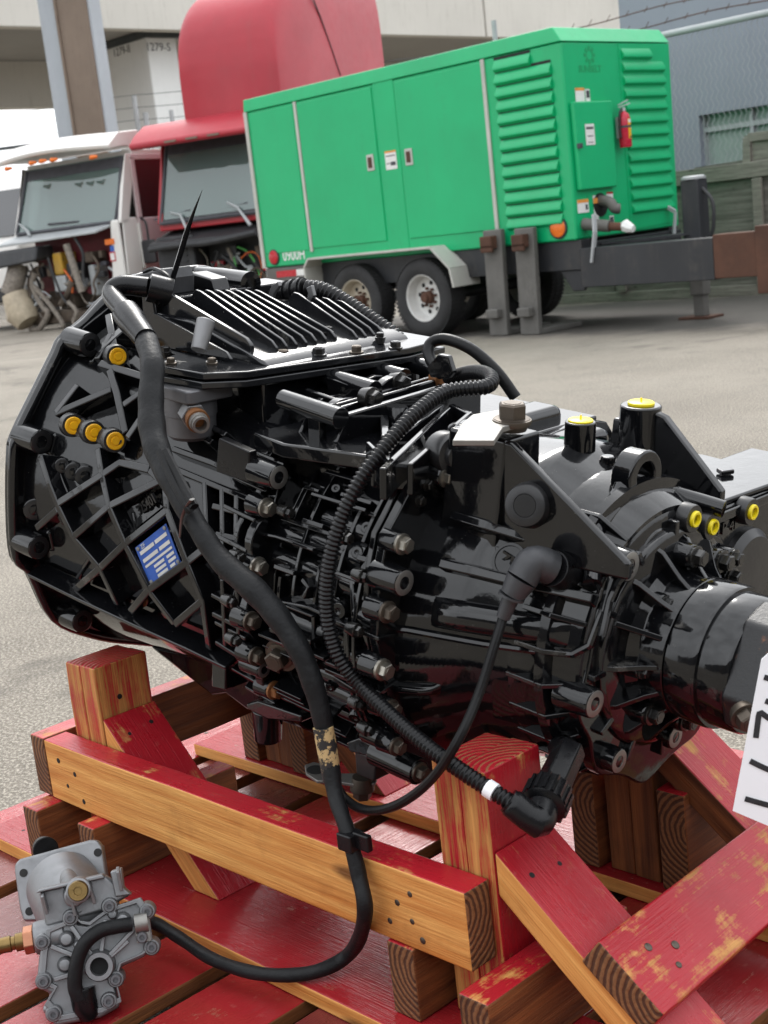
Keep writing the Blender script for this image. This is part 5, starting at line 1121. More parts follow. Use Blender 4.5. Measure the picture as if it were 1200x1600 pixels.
m = MB(); m.cyl(ec+V((0, 0, .17)), ec+V((0, 0, .21)), .024, .02, 14); m.bar(ec+V((-.03, -.05, .215)), ec+V((.03, .08, .25)), .025, .012); m.bar(ec+V((-.03, -.05, .24)), ec+V((.02, .06, .285)), .025, .010); m.build('valve_handle', GALV, ex, bevel=.003)
m = MB(); m.sweep(smooth([ec+V((0, -.03, .2)), ec+V((.01, -.085, .15)), ec+V((.0, -.085, 0)), ec+V((0, -.075, -.1))], 5), .012, 8); m.build('hose', DKPL, ex)
m = MB(); m.box(ec+V((-.09, -.03, -.1)), ec+V((-.06, .03, .12))); m.build('wall_bracket', GALV, ex)
# two fork tines stood up against the trailer
for (bx, tx, ty, lb) in ((787, 779, 358, 'worn grey fork tine standing beside the trailer fender'), (836, 829, 355, 'worn grey fork tine with scraped face and rusty hook standing under the orange lamp')):
    g0 = T.I @ ground_at(bx, 521); g0.y = -.08
    zt_ = T.pl(tx, ty, 1, g0.y).z; gx = T.pl(bx, 521, 1, g0.y).x
    k_ = thing('fork_tine', lb, 'fork', T.M @ Matrix.Translation((gx, g0.y, 0)))
    m = MB(); m.hexa([V(c) for c in [(-.115, -.06, 0), (.095, -.06, 0), (.095, 0, 0), (-.115, 0, 0), (-.115, -.03, zt_), (.10, -.03, zt_), (.10, .03, zt_), (-.115, .03, zt_)]]); m.build('shank', GREYST, k_, bevel=.012)
    m = MB(); m.box((-.085, -.115, zt_-.16), (.05, -.03, zt_-.05)); m.box((-.085, -.115, zt_-.19), (.05, -.085, zt_-.12)); m.build('top_hook', RUST, k_, bevel=.01)
    m = MB(); m.box((-.085, -.12, .16), (.05, -.05, .24)); m.build('bottom_hook', GREYST, k_, bevel=.012)
    m = MB(); m.box((-.115, -.03, .0), (.095, .55, .05)); m.build('blade', GREYST, k_, bevel=.01)

# ------------------------------------------------------------------ plywood hoarding, chain-link fence and building on the right
o_ = ground_at(1100, 464); Fn = Frame((o_.x, o_.y, 0), -.83)
hd = thing('plywood_hoarding', 'low weathered grey plywood hoarding with timber rails behind the trailer drawbar', 'hoarding', Fn.M)
H = lambda x, y, d=0: Fn.pl(x, y, 1, -d)
x0, x1 = -3.2, 3.0; zt_ = H(1100, 275).z
for i in range(6):
    xa = x0+i*1.05; m = MB(); m.box((xa, .0, .02), (xa+1.04, .02, zt_)); o = m.build('plywood_panel', WOODG, hd); 
m = MB(); m.box((x0, -.05, zt_-.07), (x1, -.002, zt_+.08)); m.build('top_rail', WOODB, hd, bevel=.006)
zr_ = H(1100, 450).z; m = MB(); m.box((x0, -.05, .0), (x1, -.002, .10)); m.build('bottom_rail', WOODB, hd, bevel=.006)
for px in (1090, 975, 1195): xx = H(px, 400).x; m = MB(); m.box((xx-.05, -.09, .1), (xx+.05, -.052, zt_-.08)); m.build('hoarding_post', WOODB, hd, bevel=.005)
m = MB(); q = [H(x, y, -.03) for x, y in [(1085, 262), (1160, 250), (1160, 270), (1085, 276)]]; m.prism(q, (0, .03, 0)); m.build('upper_board', WOODG, hd)
m = MB(); q = [H(x, y, .0) for x, y in [(1163, 212), (1260, 200), (1260, 260), (1160, 272)]]; m.prism(q, (0, .03, 0)); m.build('upper_panel', WOODB, hd)
for q_ in ([(1160, 216), (1172, 214), (1172, 268), (1160, 270)], [(1168, 208), (1262, 196), (1262, 210), (1168, 222)]): m = MB(); m.prism([H(x, y, .03) for x, y in q_], (0, .03, 0)); m.build('upper_frame', WOODB, hd, bevel=.004)
def chain(name, x0, x1, z0, z1, y, par, step, r, mat):       # woven wire, zigzag pickets side by side
    m = MB(); k = 0; x = x0
    while x < x1:
        pts = []; z = z0; j = 0
        while z < z1+1e-6: pts.append(V((x+(step*.52 if j % 2 else -step*.02), y+(.002 if j % 2 else -.002), z))); z += step; j += 1
        m.sweep(pts, r, 3, False); x += step
    o = m.build(name, mat, par, ang=60); o['kind'] = 'stuff'; return o
cf = thing('chain_link_fence', 'galvanised chain-link fence with top pipe in front of the blue-grey wall', 'fence', Fn.M)
FY = .35; FT = lambda x, y: Fn.pl(x, y, 1, FY); ztop = FT(1120, 37).z
chain('woven_wire', FT(880, 60).x-.3, FT(1260, 20).x, zt_*.8, ztop, FY, cf, .062, .0035, GALV)
m = MB(); m.cyl((-3.5, FY, ztop), (3.2, FY, ztop), .034, seg=12); m.build('top_pipe', GALV, cf)
for i, (px, py) in enumerate(((1120, 14), (1120, -12))):
    z_ = FT(px, py).z; xs = [i_*.12-6.5 for i_ in range(80)]; m = MB(); m.sweep([V((x, FY+.02, z_-.03*math.sin((x+.5*i)*1.6)**2)) for x in xs], .006, 4)
    for x in xs[::2]: m.bar((x, FY+.0, z_-.03), (x+.02, FY+.04, z_+.03), .006, .006)
    m.build('barbed_wire', RUST, cf)
for px in (772, 1240): xx = FT(px, 40).x; m = MB(); m.cyl((xx, FY, 0), (xx, FY, ztop+.55), .03, seg=10); m.build('fence_post', GALV, cf)
bd = thing('building', 'blue-grey rendered wall with a frosted window beyond the fence', 'building', Fn.M)
BY = 1.1; Bq = lambda x, y: Fn.pl(x, y, 1, BY); bx0 = Bq(968, 30).x
wl, wr = Bq(1092, 190).x, Bq(1330, 150).x; wt, wb = Bq(1095, 180).z, Bq(1095, 262).z
m = MB()
for (a, b, c, d_) in ((bx0, wl, 0, 3.9), (wr, 9, 0, 3.9), (wl, wr, wt, 3.9), (wl, wr, 0, wb)): m.box((a, BY, c), (b, BY+.3, d_))
m.box((bx0, BY+.3, 0), (bx0+.25, BY+8, 3.9)); m.build('wall', BWALL, bd)
m = MB(); m.box((wl, BY+.13, wb), (wr, BY+.15, wt)); m.build('window_pane', plain('frosted_glass', (.30, .35, .33, 1), .35, 0, .25, 2), bd)
for i in range(4): xx = wl+(wr-wl)*i/3; m = MB(); m.box((xx-.02, BY+.08, wb), (xx+.02, BY+.13, wt)); m.build('window_bar', GALV, bd)
for zz in (wt-.16, wb): m = MB(); m.box((wl, BY+.075, zz-.025), (wr, BY+.128, zz+.025)); m.build('window_bar', GALV, bd)

# ------------------------------------------------------------------ overpass, pier, column, left fence
D = W.ray(222, 62); po = CAM+D*(44/D.y); Ov = Frame((po.x, po.y, 0), .757)
zs = po.z
ov = thing('overpass', 'long pale concrete overpass girder crossing above the yard', 'overpass', Ov.M)
for i in range(-5, 9):
    xa = i*9.0-3.6; m = MB(); m.box((xa, -1.6, zs), (xa+8.9, -1.2, zs+2.6)); m.build('girder', CONC, ov, bevel=.04)
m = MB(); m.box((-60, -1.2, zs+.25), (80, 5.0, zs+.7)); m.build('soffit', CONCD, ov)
zg = Ov.pl(60, 168, 1, 6.0).z
m = MB(); m.box((-60, 6.0, zg), (80, 6.5, zs+2.2)); m.build('inner_girder', CONC, ov, bevel=.03)
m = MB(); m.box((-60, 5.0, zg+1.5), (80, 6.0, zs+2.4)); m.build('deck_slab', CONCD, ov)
m = MB(); m.box((-60, -1.9, zs+2.6), (80, -1.2, zs+3.0)); m.build('parapet', CONC, ov, bevel=.04)
pr = thing('bridge_pier', 'white painted concrete pier with stencilled numbers under the overpass', 'pier', Ov.M)
pe = Ov.pl(275, 62, 1, -.2).x
m = MB(); m.box((0, -.2, 0), (pe, 2.6, zs+.25)); m.build('shaft', PIER, pr, bevel=.05)
m = MB(); m.box((-.12, -.35, zs+.02), (pe+.1, 2.7, zs+.22)); m.build('bearing_pad', DGALV, pr)
pc_ = Ov.pl(247, 74, 1, -.2); text_obj('1279-S', .34, Matrix.Translation(pc_+V((0, -.004, 0))) @ basis((0, 0, 0), (1, 0, 0), (0, 0, 1)), INK, 'stencil', pr, .003)
pc_ = Ov.pl(190, 80, 0, 0); text_obj('1279-II', .34, Matrix.Translation(pc_+V((-.004, 0, 0))) @ basis((0, 0, 0), (0, -1, 0), (0, 0, 1)), INK, 'stencil', pr, .003)
cl = W.pl(125, 120, 1, 30); Cn = Frame((cl.x, 30, 0), -.35)
co = thing('steel_column', 'brown weathered column with blue-grey side flange rising past the overpass', 'column', Cn.M)
e0, e1 = Cn.pl(101, 100, 1, 0).x, Cn.pl(148, 100, 1, 0).x; f0 = Cn.pl(74, 60, 1, .3).x
m = MB(); m.box((e0, 0, 0), (e1, .5, 14)); m.build('core', BROWN, co, bevel=.03)
m = MB(); m.box((f0, .1, 0), (e0-.03, .6, 14)); m.build('flange', BLUEG, co, bevel=.03)
m = MB(); m.box((e0-.03, -.05, 0), (e0+.02, .12, 14)); m.build('edge_strip', BROWN, co); m = MB(); m.box((e1, .05, 0), (e1+.05, .5, 14)); m.build('flange', BLUEG, co)
lf = Frame((0, 31.0, 0), -.16); lfn = thing('yard_fence', 'distant chain-link fence with barbed wire and pipe posts behind the trucks', 'fence', lf.M)
q = lambda x, y: lf.pl(x, y, 1, 0)
zr1 = q(60, 225).z
chain('woven_wire', q(-20, 240).x, q(300, 200).x, .2, zr1, 0, lfn, .13, .007, GALV)
m = MB(); m.cyl((q(-20, 240).x, 0, zr1), (q(300, 200).x, 0, zr1), .04, seg=8); m.build('top_pipe', DGALV, lfn)
for px, py, mt, rr in ((108, 160, DGALV, .09), (209, 150, GALV, .055), (227, 176, GALV, .06), (267, 172, GALV, .05)):
    p = q(px, py); m = MB(); m.cyl((p.x, 0, 0), (p.x, 0, p.z), rr, seg=10); m.build('fence_post', mt, lfn)
for k_ in range(3):
    z_ = zr1+.22+.27*k_; m = MB(); m.sweep([V((x*.5-12, -.02, z_+.03*math.sin(x))) for x in range(30)], .007, 4); m.build('barbed_wire', DGALV, lfn)

# ------------------------------------------------------------------ stripped trucks
def truck(name, label, o, yaw, paint, px, side_mat, cat='truck'):
    F_ = Frame(o, yaw); return thing(name, label, cat, F_.M, 'stripped truck cabs parked behind the trailer'), F_
def quad(m, pts, vec): m.prism(pts, vec); return m

def screen_trim(par, xl, xr, zwb, zwt, li):
    f_ = lambda x, z, e=-.004: V((x, .03+(z-zwb+.05)/(zwt-zwb+.13)*.35+e, z))
    m = MB(); m.prism([f_(xl+li*.9, zwt-.10), f_(xr-.10, zwt-.10), f_(xr-.09, zwt+.06), f_(xl+li, zwt+.06)], (0, -.004, 0)); m.build('tint_band', INK, par)
    for (a, b) in (((xl+.05, zwb-.05), (xl+li+.02, zwt+.06)), ((xr-.08, zwb-.05), (xr-.09, zwt+.06)), ((xl+.05, zwb-.05), (xr-.08, zwb-.05))):
        m = MB(); m.sweep([f_(*a, -.01), f_(*b, -.01)], .028, 8); m.build('screen_seal', INK, par)
def clutter(par, x0, x1, z0, z1, y, seed, n=16):
    r = random.Random(seed)
    for i in range(n):
        mt = r.choice([DKPL, RUSTM, GALV, GHOSE2, INSIDE, DKPL, RUSTM]); p = V((r.uniform(x0, x1), y+r.uniform(-.12, .0), r.uniform(z0, z1))); pts = [p]
        for k_ in range(4): p = p+V((r.uniform(-.16, .16), r.uniform(-.05, .05), r.uniform(-.24, .06))); p.z = max(.06, p.z); pts.append(p)
        m = MB(); m.sweep(smooth(pts, 4), r.uniform(.009, .03), 7); m.build('hose', mt, par)
    for i in range(n//2):
        c = V((r.uniform(x0, x1), y, r.uniform(z0, z1))); e = V((r.uniform(.03, .1), .05, r.uniform(.03, .11))); m = MB(); m.box(c-e, c+e); m.build('engine_bay_unit', r.choice([DKPL, RUSTM, GALV, INK, FIREW]), par, bevel=.015)
# red cab
rg = W.pl(330, 420, 1, 21.5); rt, RF = truck('red_truck', 'red stripped truck cab with tall roof fairing and open engine bay', (rg.x, 21.5, 0), -.47, TRUCKR, None, None)
A = lambda x, y, d=0.0: RF.pl(x, y, 1, d)
xl, xr = A(243, 330).x, A(243, 330).x+2.15
zb, zwt, zwb = A(320, 420).z, A(310, 222).z, A(310, 337).z
m = MB(); m.hexa([V(c) for c in [(xl, .35, .55), (xr, .35, .55), (xr, 2.2, .55), (xl, 2.2, .55), (xl+.02, .35, zwb), (xr-.02, .35, zwb), (xr, 2.2, zwb), (xl, 2.2, zwb)]]); m.build('cowl', TRUCKR2, rt, bevel=.03)
m = MB()
for (xa, xb) in ((xl, xl+.09), (xr-.09, xr)): m.hexa([V(c) for c in [(xa, .0, zwb-.05), (xb, .0, zwb-.05), (xb, .2, zwb-.05), (xa, .2, zwb-.05), (xa+.03, .35, zwt+.1), (xb-.03, .35, zwt+.1), (xb-.03, .55, zwt+.1), (xa+.03, .55, zwt+.1)]])
m.box((xl, .55, zwt), (xr, 2.2, zwt+.14)); m.box((xl, 2.1, .6), (xr, 2.2, zwt+.1)); m.box((xl, .9, zwb-.6), (xl+.05, 2.2, zwt)); m.box((xr-.05, .9, zwb-.6), (xr, 2.2, zwt)); m.box((xl, .05, zwb-.17), (xr, .4, zwb-.06)); m.build('cab_frame', TRUCKR2, rt, bevel=.02)
m = MB(); m.prism([V((xl+.08, .03, zwb-.05)), V((xr-.08, .03, zwb-.05)), V((xr-.11, .37, zwt+.06)), V((xl+.11, .37, zwt+.06))], (0, .02, 0)); m.build('windscreen', GLASS, rt)
m = MB(); m.prism([V((xl+.05, .0, zwb-.08)), V((xr-.05, .0, zwb-.08)), V((xr-.05, .02, zwb)), V((xl+.05, .02, zwb))], (0, .03, 0)); m.build('screen_seal', DKPL, rt)
m = MB(); m.box((xl+.1, .6, .7), (xr-.1, 2.05, zwb-.15)); m.box((xl+.25, 1.2, zwb-.2), (xl+.75, 1.6, zwt-.25)); m.box((xr-.75, 1.2, zwb-.2), (xr-.25, 1.6, zwt-.25)); m.build('interior', INSIDE, rt, bevel=.05)
zv = A(300, 214).z
m = MB(); prof = [(-.32, zv-.10), (-.36, zv-.02), (-.2, zv+.12), (.1, zv+.28), (.5, zv+.30), (.5, zv+.08), (.3, zv-.0)]
m.prism([V((xl-.10, y, z)) for y, z in prof], (xr-xl+.2, 0, 0)); m.build('visor', TRUCKR, rt, bevel=.05, seg=3)
for fx in (.32, .5, .68): m = MB(); m.box((xl+(xr-xl)*fx-.1, -.372, zv-.06), (xl+(xr-xl)*fx+.1, -.34, zv-.03)); m.build('marker_strip', BROWN, rt)
# roof fairing: rounded sections marching back
def fairing():
    m = MB(); secs = []; xa, xb = A(286, 120, .25).x, A(440, 120, .25).x
    xa0, xb0 = xa, xb; zb_ = zv+.25; ztop_ = A(400, -45, 1.2).z; yb_ = RF.pl(596, 60, 0, xb+.1).y
    key = [(.15, .0, .0), (.15, .46, .0), (.19, .60, .01), (.32, .72, .03), (.62, .84, .06), (1.1, .93, .09), (1.8, .98, .1), (2.6, 1.0, .1), (yb_, 1.0, .1)]
    sp = smooth([V(k_) for k_ in key[1:]], 4); rows = [(q_.x, q_.y, q_.z) for q_ in sp]
    n = 44; vs = []
    for (y, hf, ex_) in rows:
        h_ = (ztop_-zb_)*hf; w_ = (xb0-xa0)/2+ex_; cx_ = (xa0+xb0)/2
        for i in range(n+1):
            an = PI*i/n; c, s_ = math.cos(an), math.sin(an)
            vs.append(V((cx_-w_*math.copysign(abs(c)**.28, c), y+.25*(1-s_**.5)*0, zb_+h_*abs(s_)**.25)))
    fs = []
    for a in range(len(rows)-1):
        for i in range(n): fs.append((a*(n+1)+i, a*(n+1)+i+1, (a+1)*(n+1)+i+1, (a+1)*(n+1)+i))
    fs.append(tuple(range(n, -1, -1))); fs.append(tuple((len(rows)-1)*(n+1)+i for i in range(n+1)))
    m.add(vs, fs); o = m.build('roof_fairing', TRUCKR, rt, ang=75)
fairing()
xs_ = RF.pl(440, 120, 1, .25).x+.102
m = MB(); m.sweep([RF.pl(486, -10, 0, xs_), RF.pl(500, 25, 0, xs_), RF.pl(516, 70, 0, xs_), RF.pl(532, 118, 0, xs_)], .012, 6); m.build('fairing_seam', DKPL, rt)
m = MB(); m.box((xl-.05, 2.2, .9), (xr+.05, 3.9, zv+.5)); m.build('sleeper', TRUCKR2, rt, bevel=.1, seg=3)
# engine bay
m = MB(); m.prism([V((xl-.05, -.25, zwb-.40)), V((xr+.05, -.25, zwb-.40)), V((xr+.05, .36, zwb-.22)), V((xl-.05, .36, zwb-.22))], (0, 0, .05)); m.build('cowl_tray', DKPL, rt, bevel=.02)
zc0 = zwb-.3
m = MB(); m.sweep(smooth([V((xl-.02, -.27, zwb-.43)), V((xl+.5, -.3, zwb-.41)), V((xl+1.1, -.3, zwb-.42)), V((xr-.2, -.3, zwb-.35))], 6), .05, 10); m.build('tray_lip', DKPL, rt)
m = MB(); m.box((xl-.02, -.1, zb-.32), (xl+.68, .34, zwb-.26)); m.build('heater_box', DKPL, rt, bevel=.04)
for i in range(7): m = MB(); z = zwb-.34-.085*i; m.box((xl+.08, -.115, z), (xl+.55, -.095, z+.03)); m.build('heater_slat', DKPL, rt)
m = MB(); m.box((xl+.7, .28, .6), (xr-.06, .345, zwb-.26)); m.build('firewall', DKPL, rt)
m = MB(); m.box((xl+.75, .2, zb-.35), (xl+1.0, .278, zb+.1)); m.build('red_bracket', TRUCKR2, rt, bevel=.02)
m = MB(); m.box((xl-.05, .0, .6), (xl+.04, .34, zwb-.3)); m.build('door_edge', TRUCKR2, rt, bevel=.02); m = MB(); m.box((xr-.32, -.05, .6), (xr+.02, .34, zwb-.12)); m.build('kick_panel', TRUCKR2, rt, bevel=.03)
for i, (mt, r, pts) in enumerate([(GHOSE, .02, [(1.35, .2), (1.5, .12), (1.62, -.05), (1.68, -.25), (1.6, -.38), (1.5, -.3)]), (OHOSE, .013, [(1.4, .02), (1.55, .1), (1.7, .05), (1.75, -.15), (1.7, -.3)]), (GHOSE2, .03, [(1.2, .2), (1.25, .0), (1.15, -.3), (1.0, -.6)]), (GHOSE, .014, [(1.3, .05), (1.32, -.12), (1.4, -.22), (1.5, -.18)]), (DKPL, .03, [(1.1, .1), (1.3, -.1), (1.45, -.4), (1.4, -.7)]), (DKPL, .022, [(.9, .0), (1.0, -.3), (.95, -.6)]), (YHOSE, .016, [(1.75, -.35), (1.66, -.6), (1.55, -.85)]), (GHOSE2, .04, [(.75, -.2), (.78, -.5), (.76, -.8)])]):
    m = MB(); m.sweep(smooth([V((xl+a, .1-.02*i, zb+.08+b)) for a, b in pts], 5), r, 8); m.build('hose', mt, rt)
for i, (a, b, w_, h_, mt) in enumerate([(1.1, -.1, .2, .25, RUSTM), (1.45, -.4, .3, .3, DKPL), (.85, -.55, .45, .3, RUSTM), (1.25, .08, .1, .14, GALV), (1.0, -.25, .25, .2, INSIDE), (1.55, -.45, .2, .3, DKPL)]):
    m = MB(); m.box((xl+a-w_/2, .05, zb+b-h_/2), (xl+a+w_/2, .27, zb+b+h_/2)); m.build('engine_bay_unit', mt, rt, bevel=.03)
for a in (.05, .17): c = V((xr-.2, -.06, zb-.05-a*1.6)); m = MB(); m.box(c+V((-.05, 0, -.09)), c+V((.05, .02, .05))); m.build('warning_label', STICK, rt)
for (a, b) in (((.25, -.02), (.62, -.24)), ((1.3, .03), (1.75, -.24))):
    m = MB(); m.sweep([V((xl+a[0], .04, zwb+.12+a[1])), V((xl+a[0]+.2, .0, zwb+.05)), V((xl+b[0], -.1, zwb+b[1]))], [.012, .02, .028], 6); m.build('wiper_arm', GALV, rt); m = MB(); m.bar((xl+a[0]-.35, .08, zwb+.02), (xl+a[0]+.35, .08, zwb+.10), .02, .03); m.build('wiper_blade', INK, rt)
m = MB(); m.box((xl+.2, .3, .35), (xl+.45, 5.5, .62)); m.box((xr-.45, .3, .35), (xr-.2, 5.5, .62)); m.build('frame_rail', RUSTM, rt)
def plain_wheel(par, x, y):
    m = MB(); m.lathe([(-.14, .28), (-.15, .45), (-.12, .5), (.12, .5), (.15, .45), (.14, .28)], o=V((x, y, .5)), ax=(1, 0, 0), seg=32, closed=True); w_ = m.build('wheel', TYRE, par); m = MB(); m.lathe([(-.12, .28), (.12, .28), (.05, .0)], o=V((x, y, .5)), ax=(1, 0, 0), seg=24); m.build('rim', GALV, w_)
for x in (xl+.15, xr-.15): plain_wheel(rt, x, 4.6)
for x in (xl+.3, xr-.3): m = MB(); m.box((x-.12, .5, 0), (x+.12, .85, .36)); m.build('stand_block', WOODB, rt)

screen_trim(rt, xl, xr, zwb, zwt, .11); clutter(rt, xl+.7, xr-.25, zb-.5, zwb-.5, .12, 5, 18)

# white cab
wg = W.pl(110, 420, 1, 22.6); wt_, WF = truck('white_truck', 'white stripped truck cab with amber roof lamps and dark red firewall', (wg.x, 22.6, 0), -.54, TRUCKW, None, None)
A = lambda x, y, d=0.0: WF.pl(x, y, 1, d)
xl, xr = A(18, 345).x, A(186, 330).x
zwt, zwb, zb = A(100, 262).z, A(100, 352).z, A(100, 440).z
m = MB()
for (xa, xb) in ((xl, xl+.08), (xr-.12, xr)): m.hexa([V(c) for c in [(xa, .0, zwb-.08), (xb, .0, zwb-.08), (xb, .2, zwb-.08), (xa, .2, zwb-.08), (xa+.10, .35, zwt+.1), (xb+.0, .35, zwt+.1), (xb+.0, .6, zwt+.1), (xa+.10, .6, zwt+.1)]])
m.box((xl+.05, .5, zwt+.04), (xr, 2.0, zwt+.16)); m.box((xl, 1.9, .7), (xr, 2.0, zwt+.1)); m.box((xl, .9, zwb-.5), (xl+.04, 2.0, zwt)); m.build('cab_frame', TRUCKW, wt_, bevel=.03)
m = MB(); m.prism([V((xl+.06, .03, zwb-.05)), V((xr-.1, .03, zwb-.05)), V((xr-.08, .38, zwt+.08)), V((xl+.15, .38, zwt+.08))], (0, .02, 0)); m.build('windscreen', GLASS, wt_)
m = MB(); q_ = [V((xr-.14, .005, zwb-.06)), V((xr-.10, .0, zwb+.02)), V((xr-.05, .36, zwt)), V((xr-.10, .36, zwt+.05))]; m.prism(q_, (0, .03, 0)); m.build('screen_seal', INK, wt_)
m = MB(); m.box((xl+.1, .6, .7), (xr-.1, 1.85, zwb-.2)); m.box((xl+.3, 1.1, zwb-.3), (xl+.8, 1.5, zwt-.3)); m.build('interior', INSIDE, wt_, bevel=.05)
m = MB(); m.lathe([(-.02, .19), (.0, .21), (.02, .19)], o=V((xl+.45, .55, zwb+.05)), ax=(0, -.6, .5), seg=24, closed=True); m.build('steering_wheel', CREAM, wt_)
m = MB(); m.sweep(smooth([V((xl+.5, .5, zwb)), V((xl+.75, .45, zwb+.25)), V((xl+1.0, .42, zwb+.16)), V((xl+1.2, .45, zwb+.02))], 5), [.10]*16, 8); m.build('airbag_cloth', plain('pale_cloth', (.55, .62, .55, 1), .8), wt_)
# visor with amber lamps
m = MB(); zv = A(90, 240).z; n = 12; vs = []
for i in range(n+1):
    t = i/n; x = xl-.12+(xr-xl+.12)*t; bow = .22*math.sin(PI*min(1, t*1.05)); dz = .10*math.sin(PI*t)
    vs += [V((x, .0-bow, zv-.06+dz*.6)), V((x, -.03-bow, zv+.0+dz*.6)), V((x, .25-bow*.4, zv+.20+dz*.5)), V((x, .75, zv+.24)), V((x, .75, zv-.02)), V((x, .3, zv-.02))]
fs = [tuple(range(5, -1, -1)), tuple(6*n+k for k in range(6))]
for i in range(n):
    for k in range(6): fs.append((6*i+k, 6*i+(k+1) % 6, 6*i+6+(k+1) % 6, 6*i+6+k))
m.add(vs, fs); m.build('visor', TRUCKW, wt_, bevel=.02)
for (px, py) in ((10, 264), (48, 255), (64, 252), (81, 250), (143, 246)):
    c = WF.pl(px, py, 1, -.12); t = max(0, min(1, (c.x-xl+.12)/(xr-xl+.12))); c = WF.pl(px, py, 1, -.05-.20*math.sin(PI*t)*.9)
    m = MB(); m.sweep([c+V((-.08, .05, -.005)), c+V((0, -.005, 0)), c+V((.08, .05, .005))], [.02, .038, .02], 10); m.build('roof_lamp', ORANGE, wt_)
# side with door, window, mirror
m = MB(); m.hexa([V(c) for c in [(xr-.06, .0, .75), (xr, .0, .75), (xr, .40, .75), (xr-.06, .40, .75), (xr-.06, .05, zwb), (xr, .05, zwb), (xr, .42, zwb), (xr-.06, .42, zwb)]]); m.build('front_quarter', TRUCKW, wt_, bevel=.04)
m = MB(); m.hexa([V(c) for c in [(xr-.32, -.05, .62), (xr-.02, -.05, .62), (xr-.02, .02, .62), (xr-.32, .02, .62), (xr-.18, -.05, zwb-.02), (xr-.02, -.05, zwb-.02), (xr-.02, .02, zwb-.02), (xr-.18, .02, zwb-.02)]]); m.build('hinge_panel', TRUCKW, wt_, bevel=.05)
dz0 = .75
m = MB(); m.box((xr-.05, .44, dz0), (xr+.012, 1.75, zwb-.02)); m.build('door', TRUCKP, wt_, bevel=.02)
m = MB(); m.box((xr-.04, .44, zwb-.02), (xr+.01, .54, zwt+.05)); m.box((xr-.04, 1.66, zwb-.02), (xr+.01, 1.75, zwt+.05)); m.box((xr-.04, .44, zwt), (xr+.01, 1.75, zwt+.09)); m.build('door_frame', TRUCKP, wt_, bevel=.01)
m = MB(); m.box((xr-.02, .54, zwb-.02), (xr-.005, 1.66, zwt)); m.build('door_window', GLASSD, wt_)
m = MB(); m.box((xr-.04, 1.76, .75), (xr, 3.4, zwt+.12)); m.build('sleeper_side', TRUCKP, wt_, bevel=.03)
m = MB(); m.box((xr-.05, .40, dz0+.1), (xr+.03, .445, zwb-.1)); m.build('door_hinge', TRUCKW, wt_)
m = MB(); m.box((xr+.05, .35, zwb-.75), (xr+.32, .42, zwb-.38)); m.build('mirror', DKPL, wt_, bevel=.03); m = MB(); m.sweep(smooth([V((xr, .5, zwb-.02)), V((xr+.15, .42, zwb-.1)), V((xr+.18, .4, zwb-.3)), V((xr+.18, .39, zwb-.5))], 4), .02, 8); m.build('mirror_arm', DKPL, wt_)
c = WF.pl(172, 378, 1, -.06); m = MB(); m.box(c+V((-.10, -.02, -.045)), c+V((.08, .02, .045))); m.build('side_marker', ORANGE, wt_, bevel=.01)
c = WF.pl(176, 401, 1, -.055); m = MB(); m.box(c+V((-.06, 0, -.075)), c+V((.06, .004, .075))); s_ = m.build('red_label', REDL, wt_); m = MB(); m.box(c+V((-.04, -.004, -.055)), c+V((.04, .0, .055))); m.build('label_centre', STICK, s_)
c = WF.pl(175, 388, 1, -.055); m = MB(); m.box(c+V((-.04, 0, -.05)), c+V((.04, .004, .04))); m.build('blue_label', MAT['blue_plate'], wt_)
# engine bay
m = MB(); m.box((xl+.15, .3, .55), (xr-.2, .36, zwb-.12)); m.build('firewall', FIREW, wt_)
m = MB(); m.prism([V((xl-.1, -.3, zwb-.24)), V((xr-.28, -.3, zwb-.20)), V((xr-.2, .1, zwb-.10)), V((xl-.05, .1, zwb-.12))], (0, 0, .05)); m.build('cowl_tray', GALV, wt_, bevel=.02)
m = MB(); z_ = zwb-.3; m.hexa([V(c) for c in [(xl-.4, -.45, z_-.30), (xl+.75, -.40, z_-.22), (xl+.75, .1, z_-.2), (xl-.4, .1, z_-.2), (xl-.4, -.35, z_), (xl+.75, -.3, z_+.02), (xl+.75, .1, z_+.02), (xl-.4, .1, z_+.02)]]); m.build('air_duct', DKPL, wt_, bevel=.05)
for i, (a, b, w_, h_, mt, dd) in enumerate([(.95, -.10, .2, .36, AMBER, .0), (.98, -.42, .28, .26, GALV, -.05), (1.05, -.72, .2, .24, RUSTM, .05), (1.2, -.3, .26, .4, DKPL, .05), (1.62, -.05, .18, .18, RUSTM, .0), (1.62, -.42, .12, .5, GALV, .02), (.7, -.2, .14, .2, RUSTM, .05), (.65, -.95, 1.2, .22, RUSTM, .05), (1.3, -.98, .5, .2, RUSTM, .0)]):
    m = MB(); m.box((xl+a-w_/2, dd-.1, zwb-.5+b-h_/2), (xl+a+w_/2, .28, zwb-.5+b+h_/2)); m.build('engine_bay_unit', mt, wt_, bevel=.035)
m = MB(); m.sweep(smooth([V((xl+.1, -.1, zwb-.55)), V((xl+.05, -.2, zwb-.8)), V((xl-.05, -.25, zwb-1.0))], 6), .17, 12); m.build('intake_hose', GHOSE2, wt_)
m = MB(); m.sweep([V((xl+.0, -.2, zwb-1.0)), V((xl+.1, -.2, zwb-1.35)), V((xl+.2, -.2, zwb-1.5))], [.22, .28, .2], 12); m.build('coolant_tank', CREAM, wt_)
